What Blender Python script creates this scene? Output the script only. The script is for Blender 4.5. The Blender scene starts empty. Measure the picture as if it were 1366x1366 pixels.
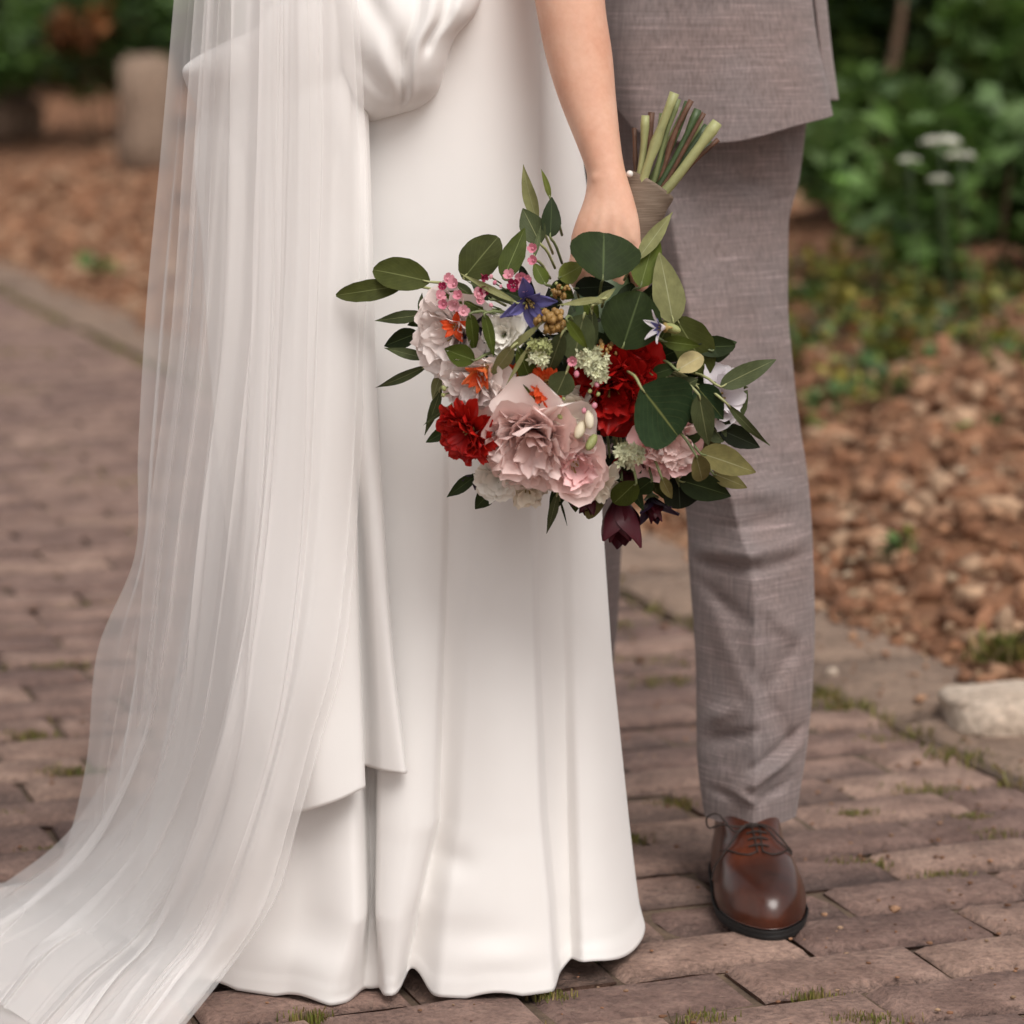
import bpy, bmesh, math, random
import numpy as np
from mathutils import Vector, Matrix, noise

# ------------------------------------------------------------------ camera, sky, sun, exposure
sc = bpy.context.scene
F, H, HY, CX = 3900.0, 0.935, 40.0, 683.0       # focal length in photo pixels, eye height, horizon row, centre column
cam_d = bpy.data.cameras.new('camera'); cam = bpy.data.objects.new('camera', cam_d)
sc.collection.objects.link(cam); sc.camera = cam
cam.location = (0, 0, H); cam.rotation_euler = (math.radians(90), 0, 0)
cam_d.sensor_width = 36; cam_d.lens = 36 * F / 1366
cam_d.shift_y = -(683 - HY) / 1366
cam_d.clip_start = 0.05; cam_d.clip_end = 500
cam_d.dof.use_dof = True; cam_d.dof.focus_distance = 2.78; cam_d.dof.aperture_fstop = 4.5

SUN_EL, SUN_AZ = 54, 153        # overcast: a broad soft sun, high, from behind the camera on the right
w = bpy.data.worlds.new('World'); sc.world = w; w.use_nodes = True
nt = w.node_tree; bg = nt.nodes['Background']
sky = nt.nodes.new('ShaderNodeTexSky'); sky.sky_type = 'NISHITA'; sky.sun_disc = False
sky.sun_elevation = math.radians(SUN_EL); sky.sun_rotation = math.radians(SUN_AZ)
sky.air_density = 1.0; sky.dust_density = 3.0; sky.ozone_density = 0.6
hs = nt.nodes.new('ShaderNodeHueSaturation'); hs.inputs['Saturation'].default_value = 0.22
tint = nt.nodes.new('ShaderNodeMix'); tint.data_type = 'RGBA'; tint.blend_type = 'MULTIPLY'
tint.inputs[0].default_value = 1.0; tint.inputs[7].default_value = (1.0, 0.955, 0.905, 1)
nt.links.new(sky.outputs[0], hs.inputs['Color']); nt.links.new(hs.outputs[0], tint.inputs[6])
nt.links.new(tint.outputs[2], bg.inputs['Color']); bg.inputs['Strength'].default_value = 0.12
sun_d = bpy.data.lights.new('sun', 'SUN'); sun = bpy.data.objects.new('sun', sun_d); sc.collection.objects.link(sun)
sun_d.energy = 1.5; sun_d.angle = math.radians(35); sun_d.color = (1.0, 0.97, 0.945)
az = math.radians(SUN_AZ); el = math.radians(SUN_EL)
to_sun = Vector((math.sin(az) * math.cos(el), math.cos(az) * math.cos(el), math.sin(el)))
sun.rotation_euler = to_sun.to_track_quat('Z', 'Y').to_euler()
sc.view_settings.view_transform = 'Standard'; sc.view_settings.look = 'None'
sc.view_settings.exposure = 0.32; sc.view_settings.gamma = 1.0
sc.render.engine = 'CYCLES'
sc.cycles.transparent_max_bounces = 20
sc.cycles.max_bounces = 6; sc.cycles.diffuse_bounces = 4; sc.cycles.glossy_bounces = 2; sc.cycles.transmission_bounces = 3
sc.cycles.use_adaptive_sampling = True; sc.cycles.adaptive_threshold = 0.02

rng = np.random.default_rng(7); random.seed(7)
COL = sc.collection

# ------------------------------------------------------------------ helpers
def P(x, y, Y):
    return np.array([(x - CX) / F * Y, Y, H - (y - HY) / F * Y])

def smooth(t):
    t = np.clip(t, 0, 1); return t * t * (3 - 2 * t)

def pchip(xs, ys, xq):
    xs = np.asarray(xs, float); ys = np.asarray(ys, float); xq = np.clip(np.asarray(xq, float), xs[0], xs[-1])
    h = np.diff(xs); d = np.diff(ys) / h
    m = np.zeros_like(ys)
    for i in range(1, len(xs) - 1):
        if d[i-1] * d[i] > 0:
            w1 = 2*h[i] + h[i-1]; w2 = h[i] + 2*h[i-1]
            m[i] = (w1 + w2) / (w1/d[i-1] + w2/d[i])
    m[0] = d[0]; m[-1] = d[-1]
    k = np.clip(np.searchsorted(xs, xq) - 1, 0, len(xs) - 2)
    t = (xq - xs[k]) / h[k]
    return ((2*t**3 - 3*t**2 + 1)*ys[k] + (t**3 - 2*t**2 + t)*h[k]*m[k]
            + (-2*t**3 + 3*t**2)*ys[k+1] + (t**3 - t**2)*h[k]*m[k+1])

def nz(v, s=1.0, o=0.0):
    return noise.noise(Vector((v[0]*s + o, v[1]*s + o*1.7, v[2]*s - o)))

def mk_mesh(name, verts, faces, mat=None, smooth_sh=True, uv=None, col=None):
    me = bpy.data.meshes.new(name)
    me.from_pydata([tuple(map(float, v)) for v in verts], [], [tuple(int(i) for i in f) for f in faces])
    if smooth_sh: me.polygons.foreach_set('use_smooth', [True] * len(me.polygons))
    if uv is not None:
        l = me.uv_layers.new(name='UVMap'); vi = np.empty(len(me.loops), int); me.loops.foreach_get('vertex_index', vi)
        l.data.foreach_set('uv', np.asarray(uv, float)[vi].ravel())
    if col is not None:
        a = me.color_attributes.new('tint', 'FLOAT_COLOR', 'POINT')
        c = np.ones((len(verts), 4)); c[:, :3] = np.asarray(col)[:, :3]; a.data.foreach_set('color', c.ravel())
    if mat: me.materials.append(mat)
    me.update()
    return me

def fast_mesh(name, verts, faces, mat=None, smooth_sh=False, col=None):
    verts = np.asarray(verts, np.float32); faces = np.asarray(faces, np.int32)
    me = bpy.data.meshes.new(name); n = faces.shape[1]
    me.vertices.add(len(verts)); me.vertices.foreach_set('co', verts.ravel())
    me.loops.add(faces.size); me.loops.foreach_set('vertex_index', faces.ravel())
    me.polygons.add(len(faces)); me.polygons.foreach_set('loop_start', np.arange(0, faces.size, n, dtype=np.int32))
    me.polygons.foreach_set('loop_total', np.full(len(faces), n, np.int32))
    if smooth_sh: me.polygons.foreach_set('use_smooth', np.ones(len(faces), bool))
    if col is not None:
        a = me.color_attributes.new('tint', 'FLOAT_COLOR', 'POINT')
        c = np.ones((len(verts), 4), np.float32); c[:, :3] = np.asarray(col)[:, :3]; a.data.foreach_set('color', c.ravel())
    if mat: me.materials.append(mat)
    me.update(calc_edges=True); me.validate()
    return me

def add(name, me, parent=None, world=True, M=None):
    o = bpy.data.objects.new(name, me); COL.objects.link(o)
    if M is not None: o.matrix_basis = M
    if parent is not None:
        o.parent = parent
        if world:                                   # geometry is in world space: cancel the (translation only) parent chain
            t = Vector((0, 0, 0)); p = parent
            off = p.get('_off')
            o.matrix_parent_inverse = Matrix.Translation(-Vector(off)) if off is not None else Matrix.Identity(4)
    return o

def empty(name, loc):
    e = bpy.data.objects.new(name, None); COL.objects.link(e); e.location = loc; e['_off'] = tuple(float(v) for v in loc)
    e.empty_display_size = 0.1
    return e

def tag(o, label=None, cat=None, group=None, kind=None):
    if label: o['label'] = label
    if cat: o['category'] = cat
    if group: o['group'] = group
    if kind: o['kind'] = kind
    return o

def grid_faces(nr, ncol, close=False):
    f = []
    for i in range(nr - 1):
        for j in range(ncol - (0 if close else 1)):
            k = (j + 1) % ncol
            f.append((i*ncol + j, i*ncol + k, (i+1)*ncol + k, (i+1)*ncol + j))
    return f

def tube_geo(pts, rad, n=8, cap=True):
    pts = [Vector(p) for p in pts]; m = len(pts)
    if np.isscalar(rad): rad = [rad] * m
    vs, fs = [], []
    up = None
    for i, p in enumerate(pts):
        t = (pts[min(i+1, m-1)] - pts[max(i-1, 0)]).normalized()
        if up is None:
            a = Vector((0, 0, 1)) if abs(t.z) < .9 else Vector((1, 0, 0)); up = t.cross(a).normalized()
        up = (up - t * up.dot(t)).normalized(); b = t.cross(up)
        for k in range(n):
            a = 2*math.pi*k/n
            vs.append(p + (up*math.cos(a) + b*math.sin(a)) * rad[i])
    fs = grid_faces(m, n, True)
    if cap:
        fs.append(tuple(range(n))[::-1]); fs.append(tuple(range((m-1)*n, m*n)))
    return vs, fs

def curve_pts(ctrl, n):
    c = np.asarray(ctrl, float); k = len(c); t = np.linspace(0, k-1, n); i = np.clip(t.astype(int), 0, k-2); u = (t-i)[:, None]
    p0 = c[np.maximum(i-1, 0)]; p1 = c[i]; p2 = c[i+1]; p3 = c[np.minimum(i+2, k-1)]
    return .5*((2*p1) + (-p0+p2)*u + (2*p0-5*p1+4*p2-p3)*u**2 + (-p0+3*p1-3*p2+p3)*u**3)

def patch(ctrl, nr, ncol):
    c = np.asarray(ctrl, float)
    a = np.stack([curve_pts(c[i], ncol) for i in range(c.shape[0])])           # R, ncol, 3
    return np.stack([curve_pts(a[:, j], nr) for j in range(ncol)], axis=1)      # nr, ncol, 3

class Geo:
    def __init__(s): s.v, s.f, s.c = [], [], []
    def add(s, vs, fs, col=None):
        o = len(s.v); s.v += [tuple(v) for v in vs]; s.f += [tuple(i+o for i in f) for f in fs]
        if col is not None: s.c += [col] * len(vs)

# ------------------------------------------------------------------ materials
def srgb(r, g, b):
    f = lambda c: (c/255/12.92) if c/255 <= .04045 else ((c/255+.055)/1.055)**2.4
    return (f(r), f(g), f(b), 1)

class N:
    def __init__(s, name, rough=.6):
        s.m = bpy.data.materials.new(name); s.m.use_nodes = True; s.t = s.m.node_tree
        s.b = s.t.nodes['Principled BSDF']; s.b.inputs['Roughness'].default_value = rough
        s.out = s.t.nodes['Material Output']
    def n(s, ty, **kw):
        x = s.t.nodes.new(ty)
        for k, v in kw.items(): setattr(x, k, v)
        return x
    def l(s, a, b): s.t.links.new(a, b)
    def coord(s, which='Object', scale=(1, 1, 1), rot=(0, 0, 0)):
        tc = s.n('ShaderNodeTexCoord'); mp = s.n('ShaderNodeMapping')
        mp.inputs['Scale'].default_value = scale; mp.inputs['Rotation'].default_value = rot
        s.l(tc.outputs[which], mp.inputs[0]); return mp.outputs[0]
    def noise(s, vec=None, scale=5, detail=3, rough=.55):
        x = s.n('ShaderNodeTexNoise'); x.inputs['Scale'].default_value = scale
        x.inputs['Detail'].default_value = detail; x.inputs['Roughness'].default_value = rough
        if vec is not None: s.l(vec, x.inputs['Vector'])
        return x.outputs['Fac']
    def ramp(s, fac, *stops):
        r = s.n('ShaderNodeValToRGB'); e = r.color_ramp.elements
        while len(e) < len(stops): e.new(.5)
        for el, (p, c) in zip(e, stops):
            el.position = p; el.color = c if len(c) == 4 else (*c, 1)
        s.l(fac, r.inputs[0]); return r.outputs[0]
    def mix(s, fac, a, b, blend='MIX'):
        m = s.n('ShaderNodeMix', data_type='RGBA', blend_type=blend)
        for v, i in ((fac, 0), (a, 6), (b, 7)):
            if hasattr(v, 'links'): s.l(v, m.inputs[i])
            else: m.inputs[i].default_value = v
        return m.outputs[2]
    def bump(s, h, strength=.3, dist=.002):
        b = s.n('ShaderNodeBump'); b.inputs['Strength'].default_value = strength; b.inputs['Distance'].default_value = dist
        s.l(h, b.inputs['Height']); s.l(b.outputs[0], s.b.inputs['Normal']); return b
    def col(s, c):
        if hasattr(c, 'links'): s.l(c, s.b.inputs['Base Color'])
        else: s.b.inputs['Base Color'].default_value = c
        return s
    def translucent(s, c, fac):
        tr = s.n('ShaderNodeBsdfTranslucent'); mx = s.n('ShaderNodeMixShader'); mx.inputs[0].default_value = fac
        if hasattr(c, 'links'): s.l(c, tr.inputs[0])
        else: tr.inputs[0].default_value = c
        s.l(s.b.outputs[0], mx.inputs[1]); s.l(tr.outputs[0], mx.inputs[2]); s.l(mx.outputs[0], s.out.inputs[0])
        return s

def mat_plain(name, c, rough=.6, var=.15, scale=30, bump=0.0, spec=None):
    m = N(name, rough); f = m.noise(m.coord(), scale, 3)
    a = tuple(max(0, v*(1-var)) for v in c[:3]); b = tuple(min(1, v*(1+var)) for v in c[:3])
    m.col(m.ramp(f, (.3, a), (.7, b)))
    if bump: m.bump(m.noise(m.coord(), scale*3, 3), bump, .002)
    if spec is not None: m.b.inputs['Specular IOR Level'].default_value = spec
    return m.m

def mat_dress():
    m = N('ivory_crepe', .92); m.b.inputs['Specular IOR Level'].default_value = .15
    f = m.noise(m.coord(), 6, 3)
    m.col(m.ramp(f, (.3, (.80, .775, .755)), (.7, (.84, .82, .80))))
    m.b.inputs['Sheen Weight'].default_value = .25; m.b.inputs['Sheen Roughness'].default_value = .4
    a = m.noise(m.coord(scale=(900, 900, 900)), 1, 1); m.bump(a, .08, .0006)
    return m.m
M_DRESS = mat_dress()

def mat_tulle(name, alpha):
    m = N(name, .7)
    d = m.n('ShaderNodeBsdfDiffuse'); t = m.n('ShaderNodeBsdfTranslucent'); tr = m.n('ShaderNodeBsdfTransparent')
    for x in (d, t): x.inputs[0].default_value = (.975, .955, .945, 1)
    mx = m.n('ShaderNodeMixShader'); mx.inputs[0].default_value = .25
    m.l(d.outputs[0], mx.inputs[1]); m.l(t.outputs[0], mx.inputs[2])
    ms = m.n('ShaderNodeMixShader'); ms.inputs[0].default_value = alpha; m.l(tr.outputs[0], ms.inputs[1]); m.l(mx.outputs[0], ms.inputs[2])
    m.l(ms.outputs[0], m.out.inputs[0])
    return m.m
M_TULLE = mat_tulle('white_tulle', .38); M_TULLE2 = mat_tulle('white_tulle_outer', .42)

def mat_linen(name, base, k=1.0):
    m = N(name, .85)
    v1 = m.coord(scale=(14, 14, 720), rot=(0, math.radians(-5), 0)); v2 = m.coord(scale=(640, 640, 16), rot=(0, math.radians(3), 0))
    h = m.noise(v1, 1, 2, .6); v = m.noise(v2, 1, 2, .6); big = m.noise(m.coord(), 9, 3)
    c0 = m.ramp(v, (.30, tuple(b*.70*k for b in base)), (.50, tuple(b*1.0*k for b in base)), (.72, tuple(min(1, b*1.28*k) for b in base)))
    hi = m.ramp(h, (.30, (.80, .79, .79)), (.50, (1, 1, 1)), (.60, (1.06, 1.06, 1.07)), (.69, (1.6, 1.59, 1.64)))
    c1 = m.mix(1.0, c0, hi, 'MULTIPLY')
    red = m.ramp(big, (.35, (.97, 1.0, 1.02)), (.65, (1.04, .99, .97)))
    m.col(m.mix(1.0, c1, red, 'MULTIPLY'))
    m.b.inputs['Sheen Weight'].default_value = .15
    ad = m.n('ShaderNodeMath', operation='ADD'); m.l(h, ad.inputs[0]); m.l(v, ad.inputs[1]); m.bump(ad.outputs[0], .12, .0008)
    return m.m
M_LINEN = mat_linen('mauve_grey_linen', (.200, .160, .153))
M_LINING = mat_plain('dark_lining', (.03, .025, .025, 1), .7)

def mat_skin():
    m = N('skin', .5); f = m.noise(m.coord(), 22, 4); g = m.noise(m.coord(), 160, 2)
    c = m.ramp(f, (.3, (.66, .335, .22)), (.7, (.76, .465, .335)))
    m.col(m.mix(.11, c, m.ramp(g, (.3, (.45, .2, .13)), (.7, (.8, .55, .42)))))
    m.b.inputs['Subsurface Weight'].default_value = .15; m.b.inputs['Subsurface Radius'].default_value = (.01, .004, .002)
    m.b.inputs['Subsurface Scale'].default_value = .5
    m.bump(m.noise(m.coord(), 500, 2), .1, .0005)
    return m.m
M_SKIN = mat_skin()

def mat_leather():
    m = N('brown_leather', .34); f = m.noise(m.coord(), 14, 4); g = m.noise(m.coord(), 300, 3)
    m.col(m.ramp(f, (.28, (.016, .0038, .0017)), (.5, (.046, .0095, .0033)), (.72, (.098, .021, .0065))))
    m.bump(g, .12, .0006); m.b.inputs['Coat Weight'].default_value = .4; m.b.inputs['Coat Roughness'].default_value = .2
    return m.m
M_LEATHER = mat_leather()
M_SOLE = mat_plain('black_rubber', (.007, .006, .006, 1), .65)
M_LACE = mat_plain('dark_lace', (.02, .010, .007, 1), .7)

def mat_leaf(name, base, vein, rough=.55, tr=.15, spots=True):
    m = N(name, rough); m.b.inputs['Specular IOR Level'].default_value = .14
    tc = m.n('ShaderNodeTexCoord'); sp = m.n('ShaderNodeSeparateXYZ'); m.l(tc.outputs['UV'], sp.inputs[0])
    f = m.noise(tc.outputs['Object'], 70, 4)
    oi = m.n('ShaderNodeObjectInfo')
    c = m.ramp(f, (.25, tuple(b*.72 for b in base)), (.75, tuple(b*1.28 for b in base)))
    hv = m.n('ShaderNodeHueSaturation'); m.l(c, hv.inputs['Color'])
    mr = m.n('ShaderNodeMapRange'); mr.inputs[3].default_value = .75; mr.inputs[4].default_value = 1.3
    m.l(oi.outputs['Random'], mr.inputs[0]); m.l(mr.outputs[0], hv.inputs['Value']); c = hv.outputs[0]
    # midrib and side veins in the leaf's own coordinates
    a = m.n('ShaderNodeMath', operation='SUBTRACT'); a.inputs[1].default_value = .5; m.l(sp.outputs[0], a.inputs[0])
    b = m.n('ShaderNodeMath', operation='ABSOLUTE'); m.l(a.outputs[0], b.inputs[0])
    rib = m.ramp(b.outputs[0], (.006, (.9, .9, .9)), (.022, (0, 0, 0)))
    sv = m.n('ShaderNodeMath', operation='MULTIPLY_ADD'); m.l(b.outputs[0], sv.inputs[0]); sv.inputs[1].default_value = -1.1; m.l(sp.outputs[1], sv.inputs[2])
    sw = m.n('ShaderNodeMath', operation='SINE'); s2 = m.n('ShaderNodeMath', operation='MULTIPLY'); s2.inputs[1].default_value = 46
    m.l(sv.outputs[0], s2.inputs[0]); m.l(s2.outputs[0], sw.inputs[0])
    side = m.ramp(sw.outputs[0], (.93, (0, 0, 0)), (1.0, (.13, .13, .13)))
    c = m.mix(side, c, (*vein, 1)); c = m.mix(rib, c, (*vein, 1))
    if spots:
        vo = m.noise(tc.outputs['Object'], 420, 2); sp2 = m.ramp(vo, (.70, (0, 0, 0)), (.76, (.7, .7, .7)))
        c = m.mix(sp2, c, tuple(v*.45 for v in base) + (1,))
    m.col(c)
    m.bump(m.noise(tc.outputs['Object'], 180, 3), .12, .001)
    m.translucent(c, tr)
    return m.m
LEAF = {
    'mid':    mat_leaf('leaf_mid_green', (0.0460, 0.0533, 0.0125), (.17, .19, .07)),
    'dark':   mat_leaf('leaf_dark_green', (0.0184, 0.0292, 0.0079), (.08, .11, .04)),
    'deep':   mat_leaf('leaf_deep_green', (0.0092, 0.0129, 0.0046), (.04, .05, .03)),
    'bright': mat_leaf('leaf_fresh_green', (0.0681, 0.0903, 0.0132), (.18, .22, .07)),
    'lime':   mat_leaf('leaf_light_green', (0.1564, 0.1806, 0.0396), (.3, .34, .13)),
    'gray':   mat_leaf('leaf_grey_green', (0.0644, 0.0791, 0.0330), (.24, .25, .12)),
    'pale':   mat_leaf('leaf_pale_underside', (0.2300, 0.2322, 0.0990), (.36, .37, .22), .65),
    'olive':  mat_leaf('leaf_olive_underside', (0.1610, 0.1419, 0.0515), (.28, .27, .15), .65),
    'beige':  mat_leaf('leaf_beige_underside', (0.3496, 0.2924, 0.1452), (.45, .42, .3), .7),
    'blue':   mat_leaf('leaf_blue_green', (0.0202, 0.0396, 0.0158), (.16, .18, .06), .5),
}

def mat_petal(name, base, tip, rough=.6, tr=.22, streak=.25):
    m = N(name, rough); tc = m.n('ShaderNodeTexCoord'); sp = m.n('ShaderNodeSeparateXYZ'); m.l(tc.outputs['UV'], sp.inputs[0])
    oi = m.n('ShaderNodeObjectInfo')
    mp = m.n('ShaderNodeMapping'); mp.inputs['Scale'].default_value = (26, 2, 1); m.l(tc.outputs['UV'], mp.inputs[0])
    f = m.noise(mp.outputs[0], 1, 3)
    ad = m.n('ShaderNodeMath', operation='MULTIPLY_ADD'); m.l(f, ad.inputs[0]); ad.inputs[1].default_value = streak*1.6; m.l(sp.outputs[1], ad.inputs[2])
    ofs = m.n('ShaderNodeMath', operation='MULTIPLY_ADD'); m.l(oi.outputs['Random'], ofs.inputs[0]); ofs.inputs[1].default_value = .35; m.l(ad.outputs[0], ofs.inputs[2])
    c = m.ramp(ofs.outputs[0], (.25, base), (1.05/1.2, tip))
    m.col(c); m.bump(f, .15, .001); m.translucent(c, tr)
    m.b.inputs['Specular IOR Level'].default_value = .25
    return m.m
PET = {
    'blush':  mat_petal('petal_blush', (.95, .46, .46), (.985, .77, .73)),
    'pale':   mat_petal('petal_pale_blush', (.97, .74, .69), (.985, .89, .85)),
    'pink':   mat_petal('petal_pink', (.90, .36, .38), (.975, .64, .63)),
    'red':    mat_petal('petal_red', (.17, .003, .004), (.42, .010, .008), .42, .15),
    'scarlet': mat_petal('petal_scarlet', (.22, .005, .005), (.48, .016, .009), .45, .15),
    'wine':   mat_petal('petal_wine', (.016, .004, .007), (.075, .011, .018), .35, .1),
    'plum':   mat_petal('petal_plum', (.010, .006, .016), (.035, .018, .042), .45, .1),
    'cream':  mat_petal('petal_cream', (.78, .70, .50), (.90, .84, .72)),
    'white':  mat_petal('petal_white', (.84, .79, .64), (.92, .89, .82)),
    'lilac':  mat_petal('petal_lilac_white', (.72, .64, .70), (.86, .81, .84)),
    'orange': mat_petal('petal_orange', (.70, .22, .03), (.72, .09, .02)),
    'amber':  mat_petal('petal_amber', (.70, .32, .07), (.75, .16, .05)),
    'blue':   mat_petal('petal_violet_blue', (.075, .060, .22), (.15, .14, .36), .5, .15),
    'wax':    mat_petal('petal_wax_pink', (.66, .22, .30), (.88, .60, .62)),
    'waxdark': mat_petal('petal_wax_magenta', (.25, .01, .05), (.48, .05, .13)),
}
M_SEED = mat_plain('golden_seed', (.30, .17, .045, 1), .5, .35, 60)
M_BUD = mat_plain('green_bud', (.28, .30, .11, 1), .6, .3, 90)
M_FLORET = mat_plain('greenish_white_floret', (.55, .56, .36, 1), .6, .3, 120)
M_STAMEN = mat_plain('yellow_stamen', (.42, .30, .10, 1), .7, .3, 90)
M_STEMG = mat_plain('stem_green', (.16, .19, .075, 1), .5, .3, 40)
M_STEMP = mat_plain('stem_pale_green', (.33, .34, .15, 1), .5, .2, 40)
M_STEMD = mat_plain('stem_dark_green', (.048, .078, .028, 1), .5, .35, 40)
M_STEMB = mat_plain('stem_brown', (.105, .048, .026, 1), .6, .4, 60, .3)
def mat_wrap():
    m = N('taupe_ribbon', .8)
    f = m.noise(m.coord(scale=(40, 40, 900), rot=(0, math.radians(22), 0)), 1, 2)
    m.col(m.ramp(f, (.3, (.13, .092, .064)), (.7, (.225, .168, .122)))); m.bump(f, .3, .001); return m.m
M_WRAP = mat_wrap()

def mat_brick():
    m = N('worn_clinker_brick', .88); tc = m.n('ShaderNodeTexCoord'); oi = m.n('ShaderNodeObjectInfo'); ge = m.n('ShaderNodeNewGeometry')
    big = m.noise(ge.outputs['Position'], 14, 5, .65); fine = m.noise(ge.outputs['Position'], 130, 4, .7)
    c = m.ramp(big, (.22, (.110, .064, .050)), (.5, (.245, .156, .124)), (.78, (.40, .270, .215)))
    c2 = m.ramp(fine, (.28, (.55, .52, .5)), (.52, (1, 1, 1)), (.76, (1.38, 1.34, 1.28)))
    c = m.mix(1.0, c, c2, 'MULTIPLY')
    hv = m.n('ShaderNodeHueSaturation'); at = m.n('ShaderNodeAttribute', attribute_name='tint')
    rnd = m.n('ShaderNodeMath', operation='ADD'); m.l(oi.outputs['Random'], rnd.inputs[0]); m.l(at.outputs['Fac'], rnd.inputs[1])
    fr = m.n('ShaderNodeMath', operation='FRACT'); m.l(rnd.outputs[0], fr.inputs[0])
    mr = m.n('ShaderNodeMapRange'); mr.inputs[3].default_value = .68; mr.inputs[4].default_value = 1.25; m.l(fr.outputs[0], mr.inputs[0])
    mr2 = m.n('ShaderNodeMapRange'); mr2.inputs[3].default_value = .492; mr2.inputs[4].default_value = .505; m.l(fr.outputs[0], mr2.inputs[0])
    m.l(c, hv.inputs['Color']); m.l(mr.outputs[0], hv.inputs['Value']); m.l(mr2.outputs[0], hv.inputs['Hue'])
    # sandy film and pale lichen flecks
    fl = m.ramp(m.noise(ge.outputs['Position'], 46, 3, .6), (.62, (0, 0, 0)), (.74, (.45, .45, .45)))
    c = m.mix(fl, hv.outputs[0], (.30, .215, .165, 1))
    m.col(c)
    ad = m.n('ShaderNodeMath', operation='MULTIPLY_ADD'); m.l(big, ad.inputs[0]); ad.inputs[1].default_value = 1.5; m.l(fine, ad.inputs[2])
    m.bump(ad.outputs[0], .9, .005)
    return m.m
M_BRICK = mat_brick()
def mat_ground(name, stops, scale=6, bump=.6, fine=60):
    m = N(name, .95); ge = m.n('ShaderNodeNewGeometry')
    f = m.noise(ge.outputs['Position'], scale, 6, .68); g = m.noise(ge.outputs['Position'], fine, 4, .7)
    c = m.ramp(f, *stops); c2 = m.ramp(g, (.3, (.6, .58, .56)), (.55, (1, 1, 1)), (.75, (1.35, 1.3, 1.25)))
    m.col(m.mix(1.0, c, c2, 'MULTIPLY')); m.bump(g, bump, .01); return m.m
M_SAND = mat_ground('joint_sand', ((.3, (.070, .046, .032)), (.6, (.15, .102, .068)), (.8, (.20, .145, .095))), 9)
M_SOIL = mat_ground('brown_soil', ((.28, (.10, .043, .020)), (.52, (.235, .110, .055)), (.78, (.36, .195, .108))), 7)
def mat_tinted(name, rough=.9, tr=0.0, bump=.4):
    m = N(name, rough); at = m.n('ShaderNodeAttribute', attribute_name='tint'); ge = m.n('ShaderNodeNewGeometry')
    g = m.noise(ge.outputs['Position'], 90, 3); c = m.mix(1.0, at.outputs['Color'], m.ramp(g, (.3, (.7, .7, .7)), (.7, (1.25, 1.25, 1.25))), 'MULTIPLY')
    m.col(c)
    if bump: m.bump(g, bump, .005)
    if tr: m.translucent(c, tr)
    return m.m
M_CLOD = mat_tinted('soil_clod'); M_FOL = mat_tinted('foliage', .55, .25, 0)
M_LIME = mat_ground('pale_limestone', ((.3, (.46, .36, .28)), (.7, (.66, .55, .45))), 12, .5, 80)
M_SLAB = mat_ground('border_stone', ((.3, (.18, .12, .088)), (.7, (.32, .225, .165))), 8, .6, 70)
M_POST = mat_ground('weathered_stone', ((.3, (.20, .135, .095)), (.7, (.33, .24, .18))), 6, .5, 40)
M_BARK = mat_ground('bark', ((.3, (.06, .035, .02)), (.7, (.15, .09, .05))), 12, .6, 60)
M_UMBEL = mat_plain('white_umbel', (.72, .72, .62, 1), .7, .15, 60)

# ------------------------------------------------------------------ ground, path, border, soil bed
E0 = np.array([-1.05, 8.29]); ED = np.array([-.339, .941]); EN = np.array([.941, .339])
def edge_d(X, Y): return (X - E0[0]) * EN[0] + (Y - E0[1]) * EN[1]
def bed_h(d): return .20 * np.clip(d - .22, 0, 2.6) + .03 * np.clip(d - 2.8, 0, 40)
def gz(X, Y): return float(bed_h(np.array(edge_d(X, Y))))
def from_ed(a, d): return E0 + ED * a + EN * d          # a along the edge, d across it

g = fast_mesh('ground', [(-150, -150, -.35), (150, -150, -.35), (150, 150, -.35), (-150, 150, -.35)], [(0, 1, 2, 3)], M_SOIL)
tag(add('ground', g), kind='structure')

# path base sheet (joint sand) and bricks
a0, a1, PW = -9.0, 6.5, 4.2
q = [from_ed(a0, -PW), from_ed(a0, -.004), from_ed(a1, -.004), from_ed(a1, -PW)]
nA, nD = 120, 34
vs = []
for i in range(nA + 1):
    for j in range(nD + 1):
        p = from_ed(a0 + (a1 - a0) * i / nA, -PW + (PW - .004) * j / nD)
        vs.append((p[0], p[1], -.0095 + .004 * noise.noise(Vector((p[0]*5, p[1]*5, 0)))))
path = tag(add('path', mk_mesh('path', vs, grid_faces(nA+1, nD+1), M_SAND)), kind='structure')

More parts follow.
